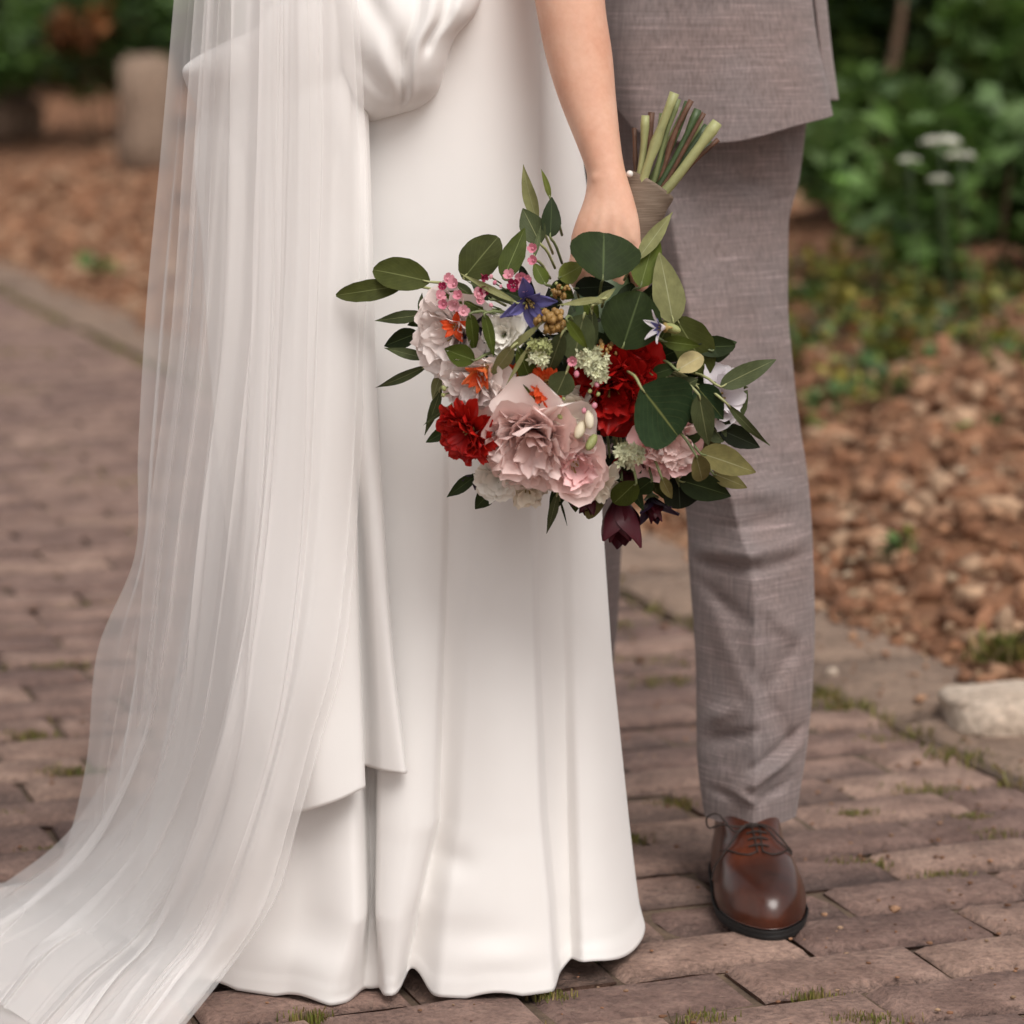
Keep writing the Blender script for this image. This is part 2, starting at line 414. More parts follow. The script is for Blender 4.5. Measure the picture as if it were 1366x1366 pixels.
def brick_geo(L, W, D, seed, hi=True):
    r = random.Random(seed)
    nx, ny = (6, 4) if hi else (4, 3)
    xs = [-1, -.90, -.35, .3, .91, 1] if hi else [-1, -.9, .9, 1]
    ys = [-1, -.80, .80, 1] if hi else [-1, 0, 1]
    vs, fs = [], []
    for i, x in enumerate(xs):
        for j, y in enumerate(ys):
            ex = i in (0, len(xs)-1); ey = j in (0, len(ys)-1)
            z = 0
            if ex or ey: z = -.0055 - (.002 if ex and ey else 0) - r.random()*.004
            else: z = r.uniform(-.0022, .0012)
            k = 1 - (.008 if (ex and ey) else 0)
            vs.append((x*L/2*k + r.uniform(-.0016, .0016), y*W/2*(1-(.02 if ex and ey else 0)) + r.uniform(-.0016, .0016), z))
    fs = [(f[3], f[2], f[1], f[0]) for f in grid_faces(len(xs), len(ys))]
    n2 = len(ys); nX = len(xs)
    ring = [i*n2 for i in range(nX)] + [(nX-1)*n2 + j for j in range(1, n2)] + [i*n2 + n2-1 for i in range(nX-2, -1, -1)] + [j for j in range(n2-2, 0, -1)]
    o = len(vs)
    for k in ring: vs.append((vs[k][0]*1.004, vs[k][1]*1.006, -D))
    m = len(ring)
    for k in range(m): fs.append((ring[k], o+k, o+(k+1) % m, ring[(k+1) % m])[::-1])
    return vs, fs

BL, BW, BJ = .205, .1, .0066
brick_meshes = [mk_mesh('brick', *brick_geo(BL, BW, .05, s), M_BRICK) for s in range(14)]
half_meshes = [mk_mesh('brick', *brick_geo(BL*.5-BJ/2, BW, .05, 50+s), M_BRICK) for s in range(3)]
def px_of(X, Y, Z): return CX + X*F/Y, HY + (H-Z)*F/Y
bricks = []
row = 0; a = a0
while a < a1 - .1:
    off = (row % 2) * (BL+BJ)/2 + random.uniform(-.012, .012) + .03*math.sin(row*1.7)
    d = -.006 - BL/2 + 0.0
    first = True
    pos = -.004
    if row % 2:
        bricks.append((a + BW/2, pos - (BL*.5-BJ/2)/2, 1)); pos -= BL*.5 - BJ/2 + BJ
    while pos > -PW + .2:
        bricks.append((a + BW/2 + random.uniform(-.0025, .0025), pos - BL/2, 0)); pos -= BL + BJ*random.uniform(.6, 1.5)
    a += BW + BJ*random.uniform(.75, 1.35); row += 1
ang = math.atan2(EN[1], EN[0])
cand = []
for (a, d, half) in bricks:
    p = from_ed(a, d); X, Y = p
    s = -1
    if Y > 1.5:
        x, y = px_of(X, Y, 0)
        hidden = (300 < x < 830 and y < 1300) or (930 < x < 1080 and 880 < y < 1240) or (x <= 300 and y > 1150 and x < 260)
        if -70 < x < 1436 and y < 1420 and not hidden: s = 1/Y
    cand.append((s, a, d, half, X, Y))
cand.sort(key=lambda c: -c[0])
def brick_M(X, Y, hs=0):
    lift = .0045*noise.noise(Vector((X*3, Y*3, 2))) + random.uniform(-.0022, .0022)
    return (Matrix.Translation((X, Y, lift)) @ Matrix.Rotation(ang + random.uniform(-.016, .016), 4, 'Z')
            @ Matrix.Rotation(random.uniform(-.018, .018), 4, 'X') @ Matrix.Rotation(random.uniform(-.010, .010), 4, 'Y'))
rest = Geo()
for k, (s, a, d, half, X, Y) in enumerate(cand):
    Mx = brick_M(X, Y)
    if k < 300 and s > 0:
        o = add('brick', random.choice(half_meshes if half else brick_meshes), path, True, Mx)
    else:
        vs, fs = brick_geo(BL*.5-BJ/2 if half else BL, BW, .05, 100 + k % 9, False)
        t = random.random()
        rest.add([Mx @ Vector(v) for v in vs], fs, (t, t, t))
tag(add('brick_courses', mk_mesh('brick_courses', rest.v, rest.f, M_BRICK, True, None, rest.c), path), kind='stuff')

# border of flat stones between the path and the bed
vs = []
for i in range(61):
    for j in range(4):
        p = from_ed(-9 + 20*i/60, -.004 + .27*j/3); vs.append((p[0], p[1], -.004))
border = tag(add('stone_border', mk_mesh('stone_border', vs, grid_faces(61, 4), M_SAND)), kind='structure')
a = -8.0; s = 0
while a < 8:
    L = random.uniform(.24, .42)
    vs, fs = brick_geo(L-.012, .235 + random.uniform(-.02, .01), .06, 300+s)
    vs = [(v[0], v[1], v[2]*1.6 + .006*noise.noise(Vector((v[0]*9+s, v[1]*9, 0)))) for v in vs]
    p = from_ed(a + L/2, .122 + random.uniform(-.006, .012))
    o = add('border_slab', mk_mesh('border_slab', vs, fs, M_SLAB), border, True,
            Matrix.Translation((p[0], p[1], .012 + random.uniform(-.004, .008))) @ Matrix.Rotation(ang + math.pi/2 + random.uniform(-.04, .04), 4, 'Z') @ Matrix.Rotation(random.uniform(-.03, .03), 4, 'X'))
    a += L; s += 1

# soil bed: rises away from the path
def bed_z(X, Y, d):
    n1 = noise.fractal(Vector((X*3.1, Y*3.1, 1)), 1.0, 2.0, 5); n2 = noise.turbulence(Vector((X*11, Y*11, 4)), 3, True)
    return float(bed_h(np.array(d))) - .014 + min(1, max(0, (d - .2)/.2))*(.045*n1 + .055*n2)
def bed_grid(aa, dd):
    vs = []
    for a in aa:
        for d in dd:
            p = from_ed(a, d); z = float(bed_h(np.array(d)))
            amp = min(1, max(0, (d - .2) / .2))
            n1 = noise.fractal(Vector((p[0]*3.1, p[1]*3.1, 1)), 1.0, 2.0, 5)
            n2 = noise.turbulence(Vector((p[0]*11, p[1]*11, 4)), 3, True)
            vs.append((p[0], p[1], z - .014 + amp*(.045*n1 + .055*n2)))
    return vs
aa = np.linspace(-7.5, 16, 420); dd = np.concatenate([np.linspace(.2, 2.6, 66), np.linspace(2.7, 9, 22), np.linspace(10, 40, 8)])
tag(add('soil_bed', mk_mesh('soil_bed', bed_grid(aa, dd), grid_faces(len(aa), len(dd)), M_SOIL)), kind='structure')

def ico(sub):
    bm = bmesh.new(); bmesh.ops.create_icosphere(bm, subdivisions=sub, radius=1)
    v = np.array([x.co[:] for x in bm.verts]); f = np.array([[q.index for q in p.verts] for p in bm.faces]); bm.free(); return v, f
IV, IF = ico(1); IV2, IF2 = ico(2)
SOILC = np.array([(.25, .115, .058), (.31, .158, .086), (.18, .080, .040), (.34, .19, .11), (.27, .128, .068), (.42, .27, .17)])
V, Fc, Cc, off = [], [], [], 0
for k in range(29000):
    if k >= 27000:
        a = random.uniform(-5, 6); d = .27 - abs(random.gauss(0, .06))
    elif k < 20000:
        a = random.uniform(-4.8, -.9); d = .24 + random.random()*2.2
    elif k < 25000:
        a = random.uniform(.0, 7); d = .24 + random.random()**1.2*2.0
    else:
        a = random.uniform(-7, 8); d = .24 + random.random()*2.5
    p = from_ed(a, d); r = random.choice((.004, .005, .006, .008, .010, .013, .018, .024)) * random.uniform(.6, 1.3) * (1.6 if 20000 <= k < 27000 else 1)
    if k >= 27000: r *= .5
    R = np.array(Matrix.Rotation(random.uniform(0, 6), 3, 'Z') @ Matrix.Rotation(random.uniform(0, 6), 3, 'X'))
    v = IV * (1 + rng.uniform(-.45, .4, (len(IV), 1))) * np.array([1.4, .9, .55]) * r
    v = v @ R.T + np.array([p[0], p[1], (bed_z(p[0], p[1], d) if d > .24 else .013) + r*.25])
    V.append(v); Fc.append(IF + off); off += len(v); Cc.append(np.tile(SOILC[random.randrange(6)] * random.uniform(.75, 1.2), (len(v), 1)))
tag(add('soil_clods', fast_mesh('soil_clods', np.vstack(V), np.vstack(Fc), M_CLOD, False, np.vstack(Cc))), 'crumbly brown clods of soil strewn over the planting bed', 'soil', kind='stuff')

# dry leaf litter and straw
V, Fc, Cc, off = [], [], [], 0
LIT = np.array([(.26, .14, .07), (.34, .22, .13), (.42, .31, .2), (.2, .09, .045), (.45, .36, .25)])
for k in range(7000):
    a = random.uniform(-4.8, -.9) if k % 3 else random.uniform(-5, 8); d = .2 + random.random()**1.2*2.4; p = from_ed(a, d)
    l = random.uniform(.012, .04); wd = l*random.choice((.12, .4, .55))
    q = np.array([(-l/2, 0, 0), (0, -wd/2, .003), (l/2, 0, .004), (0, wd/2, .006)])
    R = np.array(Matrix.Rotation(random.uniform(0, 6.3), 3, 'Z') @ Matrix.Rotation(random.uniform(-.6, .6), 3, 'X') @ Matrix.Rotation(random.uniform(-.5, .5), 3, 'Y'))
    V.append(q @ R.T + np.array([p[0], p[1], bed_z(p[0], p[1], d) + random.uniform(.002, .014)])); Fc.append(np.array([[0, 1, 2, 3]]) + off); off += 4
    Cc.append(np.tile(LIT[random.randrange(5)], (4, 1)))
tag(add('leaf_litter', fast_mesh('leaf_litter', np.vstack(V), np.vstack(Fc), M_FOL, False, np.vstack(Cc))), 'dry brown leaf litter scattered on the soil', 'leaf litter', kind='stuff')

# moss and tiny grass in the brick joints
V, Fc, Cc, off = [], [], [], 0
GC = np.array([(.17, .19, .035), (.13, .15, .03), (.26, .23, .06), (.30, .23, .09), (.20, .14, .06)])
def tuft(X, Y, n, r, h, z=0., cols=GC):
    global off
    for _ in range(n):
        x = X + random.gauss(0, r); y = Y + random.gauss(0, r*.5); hh = h*random.uniform(.25, 1.0)**1.5; t = random.uniform(0, 6.3)
        lx, ly = random.gauss(0, .5)*hh, random.gauss(0, .5)*hh; wd = hh*.13 + .0008
        V.append(np.array([(x - wd*math.cos(t), y - wd*math.sin(t), z-.008), (x + wd*math.cos(t), y + wd*math.sin(t), z-.008), (x+lx+wd*.5*math.cos(t), y+ly+wd*.5*math.sin(t), z+hh), (x+lx*1.3, y+ly*1.3, z+hh*1.05)]))
        Fc.append(np.array([[0, 1, 2, 3]]) + off); off += 4; Cc.append(np.tile(cols[random.randrange(len(cols))]*random.uniform(.7, 1.2), (4, 1)))
def on_ground(x, y):
    Y = F*H/(y - HY); return (x - CX)/F*Y, Y
for (x, y, n, r, h) in [(20, 840, 40, .018, .014), (70, 885, 40, .02, .014), (110, 805, 30, .025, .012), (40, 980, 60, .014, .016), (95, 1030, 90, .016, .022), (5, 1085, 30, .014, .014), (62, 1135, 40, .012, .014), (235, 700, 20, .02, .012),
                        (885, 905, 40, .02, .012), (905, 1068, 45, .012, .014), (838, 1118, 30, .008, .018), (1145, 1085, 45, .012, .016), (1300, 1090, 60, .010, .014), (1110, 930, 60, .03, .016), (1130, 940, 50, .03, .016), (1180, 985, 40, .02, .012), (1150, 1150, 40, .014, .014),
                        (1265, 1165, 40, .012, .012), (940, 1357, 50, .012, .012), (410, 1352, 40, .010, .013), (738, 1325, 40, .010, .012), (1085, 1325, 40, .010, .010), (1155, 1358, 60, .014, .014), (865, 880, 30, .02, .012), (950, 830, 40, .03, .014), (1235, 1050, 40, .02, .012), (1330, 1110, 30, .012, .012), (820, 830, 30, .02, .012),
                        (15, 520, 40, .05, .02), (60, 600, 40, .05, .02), (140, 640, 50, .05, .02), (30, 470, 40, .06, .025), (180, 800, 30, .02, .014), (160, 470, 60, .08, .03), (90, 430, 60, .09, .03)]:
    X, Y = on_ground(x, y); tuft(X, Y, n*3, r*1.3, h*.32)
for k in range(1500):                                   # joints: along a course, in loose runs
    i = random.randrange(len(bricks)); a, d, hf = bricks[i]
    if noise.noise(Vector((a*1.3, d*1.3, 3))) < -.02: continue
    p = from_ed(a + BW/2 + .004, d + random.uniform(-.1, .1)) if random.random() < .6 else from_ed(a + random.uniform(-.04, .04), d + BL/2)
    if 1.8 < p[1] < 9: tuft(p[0], p[1], random.randrange(3, 9), .006, .0065)
for k in range(420):
    p = from_ed(random.uniform(-6, 4), random.gauss(0, .012)); tuft(p[0], p[1], random.randrange(6, 16), .014, .012)
tag(add('joint_moss', fast_mesh('joint_moss', np.vstack(V), np.vstack(Fc), M_FOL, False, np.vstack(Cc))), 'moss and tiny grass growing in the brick joints', 'moss', kind='stuff')

# crumbs, sand grains and fallen petals on the paving
V, Fc, Cc, off = [], [], [], 0
for k in range(2600):
    Y = random.uniform(2.6, 6.5); X = random.uniform(-.25, .25)*Y; d = edge_d(X, Y)
    if d > .2: continue
    n_ = 1 - min(1, abs(d)/1.3)
    if random.random() > .25 + .75*n_: continue
    r = random.choice((.0012, .0016, .0022, .003)) * (2.2 if random.random() < .04 and d > -.5 else 1)
    v = IV * (1 + rng.uniform(-.3, .3, (len(IV), 1))) * np.array([1.2, 1, .6]) * r + np.array([X, Y, .001 + r*.4 + (.012 if d > 0 else 0)])
    V.append(v); Fc.append(IF + off); off += len(v); Cc.append(np.tile(SOILC[random.randrange(6)]*random.uniform(.5, 1.0), (len(v), 1)))
tag(add('soil_crumbs', fast_mesh('soil_crumbs', np.vstack(V), np.vstack(Fc), M_CLOD, False, np.vstack(Cc))), 'loose soil crumbs and grit on the brick paving', 'grit', kind='stuff')

# stones
def stone(name, x, y, Y, size, mat, label, cat, seed, zoff=0.0, group=None):
    X = (x - CX)/F*Y; v = IV2.copy() if True else None
    bm = bmesh.new(); bmesh.ops.create_icosphere(bm, subdivisions=4, radius=1)
    vs = []
    for q in bm.verts:
        n = 1 + .22*noise.noise(q.co*1.3 + Vector((seed, 0, 0))) + .07*noise.noise(q.co*4 + Vector((0, seed, 0)))
        c = q.co*n; c = Vector([math.copysign(abs(t)**.75, t) for t in c])
        vs.append((X + c.x*size[0], Y + c.y*size[1], gz(X, Y) + zoff + c.z*size[2]))
    fs = [tuple(t.index for t in f.verts) for f in bm.faces]; bm.free()
    return tag(add(name, mk_mesh(name, vs, fs, mat)), label, cat, group)
stone('limestone_rock', 1350, 985, 3.93, (.095, .085, .034), M_LIME, 'pale flat limestone rock lying on the path border', 'rock', 3, .018)
stone('stone_block', 12, 160, 18.0, (.22, .2, .16), M_POST, 'broad low stone block under the dark shrub', 'rock', 8, .15)
stone('small_pebble', 1110, 905, 4.2, (.008, .008, .007), M_LIME, 'tiny white pebble by the mossy border', 'pebble', 5, .012)
# upright stone post
X = (192 - CX)/F*14.5; zb = gz(X, 14.5) - .08
bm = bmesh.new(); bmesh.ops.create_cube(bm, size=1)
bmesh.ops.scale(bm, vec=(.25, .22, .66), verts=bm.verts); bmesh.ops.rotate(bm, cent=(0, 0, 0), matrix=Matrix.Rotation(.25, 3, 'Z'), verts=bm.verts)
bmesh.ops.bevel(bm, geom=bm.edges[:], offset=.03, segments=3, affect='EDGES')
bmesh.ops.subdivide_edges(bm, edges=bm.edges[:], cuts=2, use_grid_fill=True)
for v in bm.verts: v.co += v.co.normalized()*.014*noise.noise(v.co*9); v.co.x += .06*(v.co.z+.3)*(1 if v.co.x > 0 else .6)*.3
bmesh.ops.translate(bm, vec=(X, 14.5, zb + .33), verts=bm.verts)
me = bpy.data.meshes.new('stone_post'); bm.to_mesh(me); bm.free(); me.materials.append(M_POST); me.polygons.foreach_set('use_smooth', [True]*len(me.polygons))
tag(add('stone_post', me), 'weathered upright stone post standing in the soil bed', 'post')

# ------------------------------------------------------------------ plants
def leaf_cloud(n, rx, ry, rz, lsize, cols, seed, hollow=.35, drop=0.0, squash=1.0):
    r = np.random.default_rng(seed)
    # clumps so that the crown has light and dark masses and gaps
    nc = max(6, n // 130)
    cc = r.normal(size=(nc, 3)); cc /= np.linalg.norm(cc, axis=1)[:, None]; cc[:, 2] = np.abs(cc[:, 2])*1.1 - .15
    cc *= r.uniform(.45, 1.0, (nc, 1)); cs = r.uniform(.16, .34, nc); ct = r.uniform(.6, 1.3, nc)
    k = r.integers(0, nc, n); c = cc[k] + r.normal(size=(n, 3))*cs[k][:, None]*.6
    pos = c*np.array([rx, ry, rz])
    d = r.normal(size=(n, 3)); d[:, 2] = np.abs(d[:, 2])*.6 - drop; d += c*.7; d /= np.linalg.norm(d, axis=1)[:, None]
    s = np.cross(d, r.normal(size=(n, 3))*.5 + np.array([0, 0, 1.0])); s /= np.linalg.norm(s, axis=1)[:, None] + 1e-6
    nn = np.cross(s, d); L = lsize*r.uniform(.5, 1.3, n)[:, None]; W = L*r.uniform(.32, .52, n)[:, None]
    b = pos; m1 = pos + d*L*.5 + s*W + nn*L*.08; m2 = pos + d*L*.5 - s*W + nn*L*.08; mid = pos + d*L*.5 - nn*L*.05; t = pos + d*L - nn*L*.15
    V = np.stack([b, m1, t, m2, mid], 1).reshape(-1, 3)
    i = np.arange(n)[:, None]*5
    Fq = np.concatenate([i + np.array([[0, 1, 4]]), i + np.array([[1, 2, 4]]), i + np.array([[2, 3, 4]]), i + np.array([[3, 0, 4]])])
    col = np.asarray(cols)[r.integers(0, len(cols), n)]*ct[k][:, None]*r.uniform(.7, 1.25, (n, 1))
    return V, Fq, np.repeat(col, 5, 0)
GRN = [(0.074, 0.135, 0.030), (0.101, 0.176, 0.041), (0.054, 0.101, 0.027), (0.121, 0.203, 0.054)]
DRK = [(0.026, 0.054, 0.017), (0.038, 0.072, 0.022), (0.054, 0.096, 0.026)]
BRI = [(0.126, 0.238, 0.049), (0.168, 0.294, 0.070), (0.091, 0.175, 0.039), (0.140, 0.238, 0.070)]
YEL = [(0.275, 0.275, 0.037), (0.350, 0.300, 0.062), (0.175, 0.237, 0.050), (0.250, 0.175, 0.037)]
DRY = [(0.264, 0.108, 0.042), (0.360, 0.168, 0.072), (0.192, 0.096, 0.036)]
IVY = [(0.068, 0.149, 0.041), (0.101, 0.189, 0.054), (0.162, 0.243, 0.081), (0.216, 0.230, 0.068), (0.054, 0.108, 0.034)]
def plant(name, X, Y, rx, rz, n, ls, cols, seed, label, cat, group=None, lift=None, stems=5, umbels=0, ry=None, drop=0.):
    z = gz(X, Y) if edge_d(X, Y) > .2 else 0.
    e = empty(name, (X, Y, z)); tag(e, label, cat, group)
    zc = z + (rz*.45 if lift is None else lift)
    V, Fq, C = leaf_cloud(n, rx, ry or rx*.8, rz, ls, cols, seed, drop=drop)
    V[:, 2] = np.maximum(V[:, 2], -(zc - z) + .0)
    V += np.array([X, Y, zc])
    add('foliage', fast_mesh('foliage', V, Fq, M_FOL, True, C), e)
    r = random.Random(seed)
    for s in range(stems):
        a = r.uniform(0, 6.3); q = r.uniform(.3, .75)
        tip = (X + math.cos(a)*rx*q, Y + math.sin(a)*(ry or rx)*q*.8, zc + rz*r.uniform(.3, .7))
        b = (X + math.cos(a)*rx*.08, Y + math.sin(a)*rx*.08, z - .05)
        mid = ((b[0]*.6+tip[0]*.4), (b[1]*.6+tip[1]*.4), b[2]*.45 + tip[2]*.55)
        rad = max(.004, rz*.012)
        add('stem', mk_mesh('stem', *tube_geo(curve_pts([b, mid, tip], 7), list(np.linspace(rad, rad*.4, 7)), 6), M_BARK), e)
    return e
def umbel(parent, x, y, Y, r, seed):
    p = P(x, y, Y); rr = random.Random(seed); G = Geo()
    for k in range(46):
        a = rr.uniform(0, 6.3); q = r*math.sqrt(rr.random())
        c = np.array([p[0] + q*math.cos(a), p[1] + q*math.sin(a), p[2] + .25*r*(1-(q/r)**2) + rr.uniform(-.003, .003)])
        s = r*.13*rr.uniform(.7, 1.2)
        G.add(IV*s*np.array([1, 1, .6]) + c, IF)
    add('flower_head', mk_mesh('flower_head', G.v, G.f, M_UMBEL), parent)
    z0 = gz(p[0], Y)
    add('flower_stalk', mk_mesh('flower_stalk', *tube_geo(curve_pts([(p[0]+.05, Y+.02, z0), (p[0]+.015, Y, (z0+p[2])/2), tuple(p)], 6), .0025, 5), M_STEMD), parent)
def at(x, Y): return (x - CX)/F*Y
# right-hand side
e = plant('leafy_herb', at(1325, 7.0), 7.0, .30, .36, 900, .085, BRI, 11, 'bright green large-leaved herb with white flower heads, edge of the bed', 'plant')
umbel(e, 1255, 190, 6.55, .045, 1); umbel(e, 1282, 208, 6.5, .030, 2); umbel(e, 1213, 214, 6.6, .026, 3); umbel(e, 1252, 240, 6.5, .024, 4)
e = plant('leafy_herb', at(1240, 7.7), 7.7, .30, .34, 1000, .08, GRN + BRI, 12, 'mid green leafy herb between flowering herb and yellowish weed', 'plant')
plant('leafy_herb', at(1365, 8.2), 8.2, .38, .52, 1200, .095, BRI, 13, 'tall bright green herb behind the white flower heads', 'plant')
plant('leafy_herb', at(1120, 8.6), 8.6, .28, .30, 900, .08, GRN, 14, 'low green leafy herb behind the jacket hem', 'plant')
plant('weed', at(1150, 6.9), 6.9, .09, .19, 130, .035, YEL, 15, 'thin yellowish weed standing in bare soil', 'plant', stems=4)
plant('weed', at(1178, 6.5), 6.5, .10, .12, 90, .03, YEL + DRY, 16, 'low yellow and orange wilting weed beside the ivy', 'plant', stems=4)
spots = [(1085, 6.9), (1120, 6.5), (1090, 6.2), (1165, 6.4), (1215, 6.7), (1075, 7.2), (1245, 7.0), (1290, 6.9), (1140, 6.0), (1330, 6.6), (1190, 7.2), (1100, 7.6), (1300, 6.3)]
for i, (x, Y) in enumerate(spots):
    plant('ivy_clump', at(x, Y), Y, .20, .08, 120, .036, IVY + YEL, 30+i, 'low trailing clump of small green ivy leaves on brown soil', 'ivy', 'ivy clumps creeping over the bed', lift=.035, stems=2)
shr = [(1130, 10.0, .55, .75, 2600, DRK + GRN, 'dark green shrub directly behind the jacket'), (1290, 10.2, .6, .85, 2600, DRK, 'very dark dense shrub behind the bright herbs'), (1420, 9.6, .6, .95, 2400, DRK + GRN, 'dark shrub beyond the tall bright herb'),
       (900, 11.5, .8, .9, 1800, DRK + GRN, 'shrub hidden behind the couple'), (1180, 12.5, .9, 1.5, 3200, DRK, 'tall dark hedge shrub at the back of the bed'), (1420, 12.5, 1.0, 1.6, 3200, DRK, 'tall hedge shrub at the far right of the bed'), (800, 15, 1.2, 1.5, 2600, DRK, 'tall hedge shrub far behind the bouquet')]
for i, (x, Y, rx, rz, n, cols, lab) in enumerate(shr):
    plant('garden_shrub', at(x, Y), Y, rx, rz, n, .10, cols, 50+i, lab, 'shrub', stems=6)
e = empty('branch', P(1170, 190, 8.9)); tag(e, 'bare brown branch leaning up through the dark shrub', 'branch')
add('bough', mk_mesh('bough', *tube_geo(curve_pts([P(1165, 260, 8.9), P(1180, 140, 8.9), P(1197, 55, 8.95), P(1205, 0, 9.0)], 9), [.022, .02, .02, .018, .018, .016, .014, .012, .01], 8), M_BARK), e)
# left-hand side
plant('dark_shrub', at(165, 16.6), 16.6, .60, .46, 2400, .12, DRK + GRN, 70, 'dark green shrub spreading behind the stone post', 'shrub', lift=.42, drop=.3)
plant('dark_shrub', at(35, 17.6), 17.6, .5, .45, 2200, .12, GRN + BRI, 71, 'green shrub above the broad stone block', 'shrub', lift=.45)
plant('dry_shrub', at(122, 16.2), 16.2, .20, .2, 420, .09, DRY, 72, 'rust brown withered shrub between two green shrubs', 'shrub', lift=.62)
for i, (x, Y, rx, rz, n, lab) in enumerate([(20, 23, 1.0, 1.3, 2600, 'tall dark hedge shrub behind the stone block'), (230, 22, 1.1, 1.3, 2600, 'tall dark hedge shrub behind the bride'), (480, 20, 1.1, 1.3, 2000, 'hedge shrub hidden behind the skirt'), (-160, 23, 1.1, 1.4, 2200, 'tall dark hedge shrub left of the stone block')]):
    plant('garden_shrub', at(x, Y), Y, rx, rz, n, .15, DRK, 80+i, lab, 'shrub', stems=6)
for i, (x, y, Y, r, h, n, cols, lab) in enumerate([(1345, 880, 4.25, .022, .035, 260, GC, 'grass tuft beside the pale limestone rock')]):
    V, Fc, Cc, off = [], [], [], 0
    X = at(x, Y); tuft(X, Y, n, r, h, gz(X, Y) + .01, cols)
    tag(add('grass_tuft', fast_mesh('grass_tuft', np.vstack(V), np.vstack(Fc), M_FOL, False, np.vstack(Cc))), lab, 'grass')
plant('seedling', at(1220, 4.85), 4.85, .022, .045, 26, .022, BRI + YEL, 90, 'pale green seedling with rounded top at the soil edge', 'plant', stems=3)
plant('seedling', at(1187, 4.85), 4.85, .014, .04, 14, .03, GRN, 91, 'slender dark green seedling at the soil edge', 'plant', stems=2)
plant('seedling', at(1305, 5.6), 5.6, .03, .02, 16, .03, BRI, 92, 'small flat green seedling on bare brown soil', 'plant', lift=.02, stems=1)
plant('seedling', at(130, 10.5), 10.5, .05, .03, 30, .05, BRI, 93, 'small green weed on soil in front of the stone post', 'plant', lift=.04, stems=1)

# ------------------------------------------------------------------ bride: dress, bow, tails, veil, arm
bride = empty('person', (-.08, 3.02, 0)); tag(bride, 'person in a long ivory dress with bow and tulle veil, holding the bouquet downwards', 'person')
YC = 3.02
def tr_(pts, Y):                                   # photo rows -> (z, X) at a depth
    return [(H - (y - HY)/F*Y, (x - CX)/F*Y) for (x, y) in pts]
sR = [(742, -160), (738, 0), (768, 150), (788, 300), (797, 500), (802, 690), (815, 880), (838, 1100), (852, 1220), (861, 1262)]
sL = [(430, -160), (400, 0), (350, 150), (325, 300), (300, 500), (268, 700), (235, 900), (208, 1050), (186, 1160), (172, 1220), (170, 1262)]
zr, xr = zip(*sorted(tr_(sR, 3.0))); zl, xl = zip(*sorted(tr_(sL, 3.0)))
KY = [480, 700, 900, 1100, 1220, 1325]
TR = [  # per fold: x at the six rows, depth (m) at the six rows, positive towards the viewer
    ([300]*6, [0, 0, 0, 0, 0, 0]),
    ([390, 390, 395, 400, 400, 380], [0, .006, .01, .014, .014, .010]),
    ([445, 450, 458, 470, 474, 440], [0, .010, .024, .034, .036, .030]),
    ([470, 472, 474, 480, 484, 462], [0, .006, .016, .024, .026, .020]),
    ([486, 487, 487, 489, 492, 486], [0, -.012, -.026, -.034, -.034, -.024]),
    ([498, 499, 500, 500, 499, 505], [0, -.010, -.024, -.030, -.030, -.020]),
    ([508, 508, 509, 508, 505, 516], [0, .004, .012, .016, .016, .012]),
    ([548, 548, 546, 545, 530, 524], [0, .010, .022, .028, .026, .014]),
    ([590, 588, 582, 576, 548, 530], [0, .006, .012, .014, .010, .004]),
    ([601, 598, 591, 585, 558, 541], [0, -.010, -.016, -.020, -.028, -.034]),
    ([636, 634, 628, 618, 600, 590], [0, .002, .004, .006, .008, .006]),
    ([672, 674, 676, 680, 685, 690], [0, .012, .018, .020, .020, .020]),
    ([704, 706, 710, 718, 730, 736], [0, .010, .018, .022, .022, .022]),
    ([713, 716, 721, 730, 741, 747], [0, -.004, -.012, -.016, -.020, -.026]),
    ([738, 742, 750, 756, 760, 762], [0, -.012, -.020, -.024, -.026, -.030]),
    ([762, 766, 772, 776, 779, 782], [0, .000, .002, .002, .002, .000]),
    ([782, 788, 800, 814, 824, 830], [0, .006, .010, .014, .014, .012]),
    ([830, 835, 850, 880, 900, 905], [0, 0, 0, 0, 0, 0])]
def fold(xq, y):
    xs = [np.interp(y, KY, t[0]) for t in TR]; ds = [np.interp(y, KY, t[1]) for t in TR]
    return pchip(xs, ds, xq)
def dents(x, y):
    d = 0.0
    for (cx, cy, sx, sy, a) in [(606, 1152, 26, 20, -.007), (668, 1282, 50, 22, .004), (630, 1250, 50, 26, -.004), (560, 1215, 14, 40, .006), (440, 1240, 40, 30, -.003),
                                (400, 1285, 60, 26, .004), (640, 330, 120, 6, -.0012), (520, 360, 60, 5, .001)]:
        d = d + a*np.exp(-((x-cx)/sx)**2 - ((y-cy)/sy)**2)
    return d
NF, NB, NR = 340, 60, 170
zs = np.concatenate([np.linspace(1.08, .30, 90, endpoint=False), np.linspace(.30, .0, NR-90)])
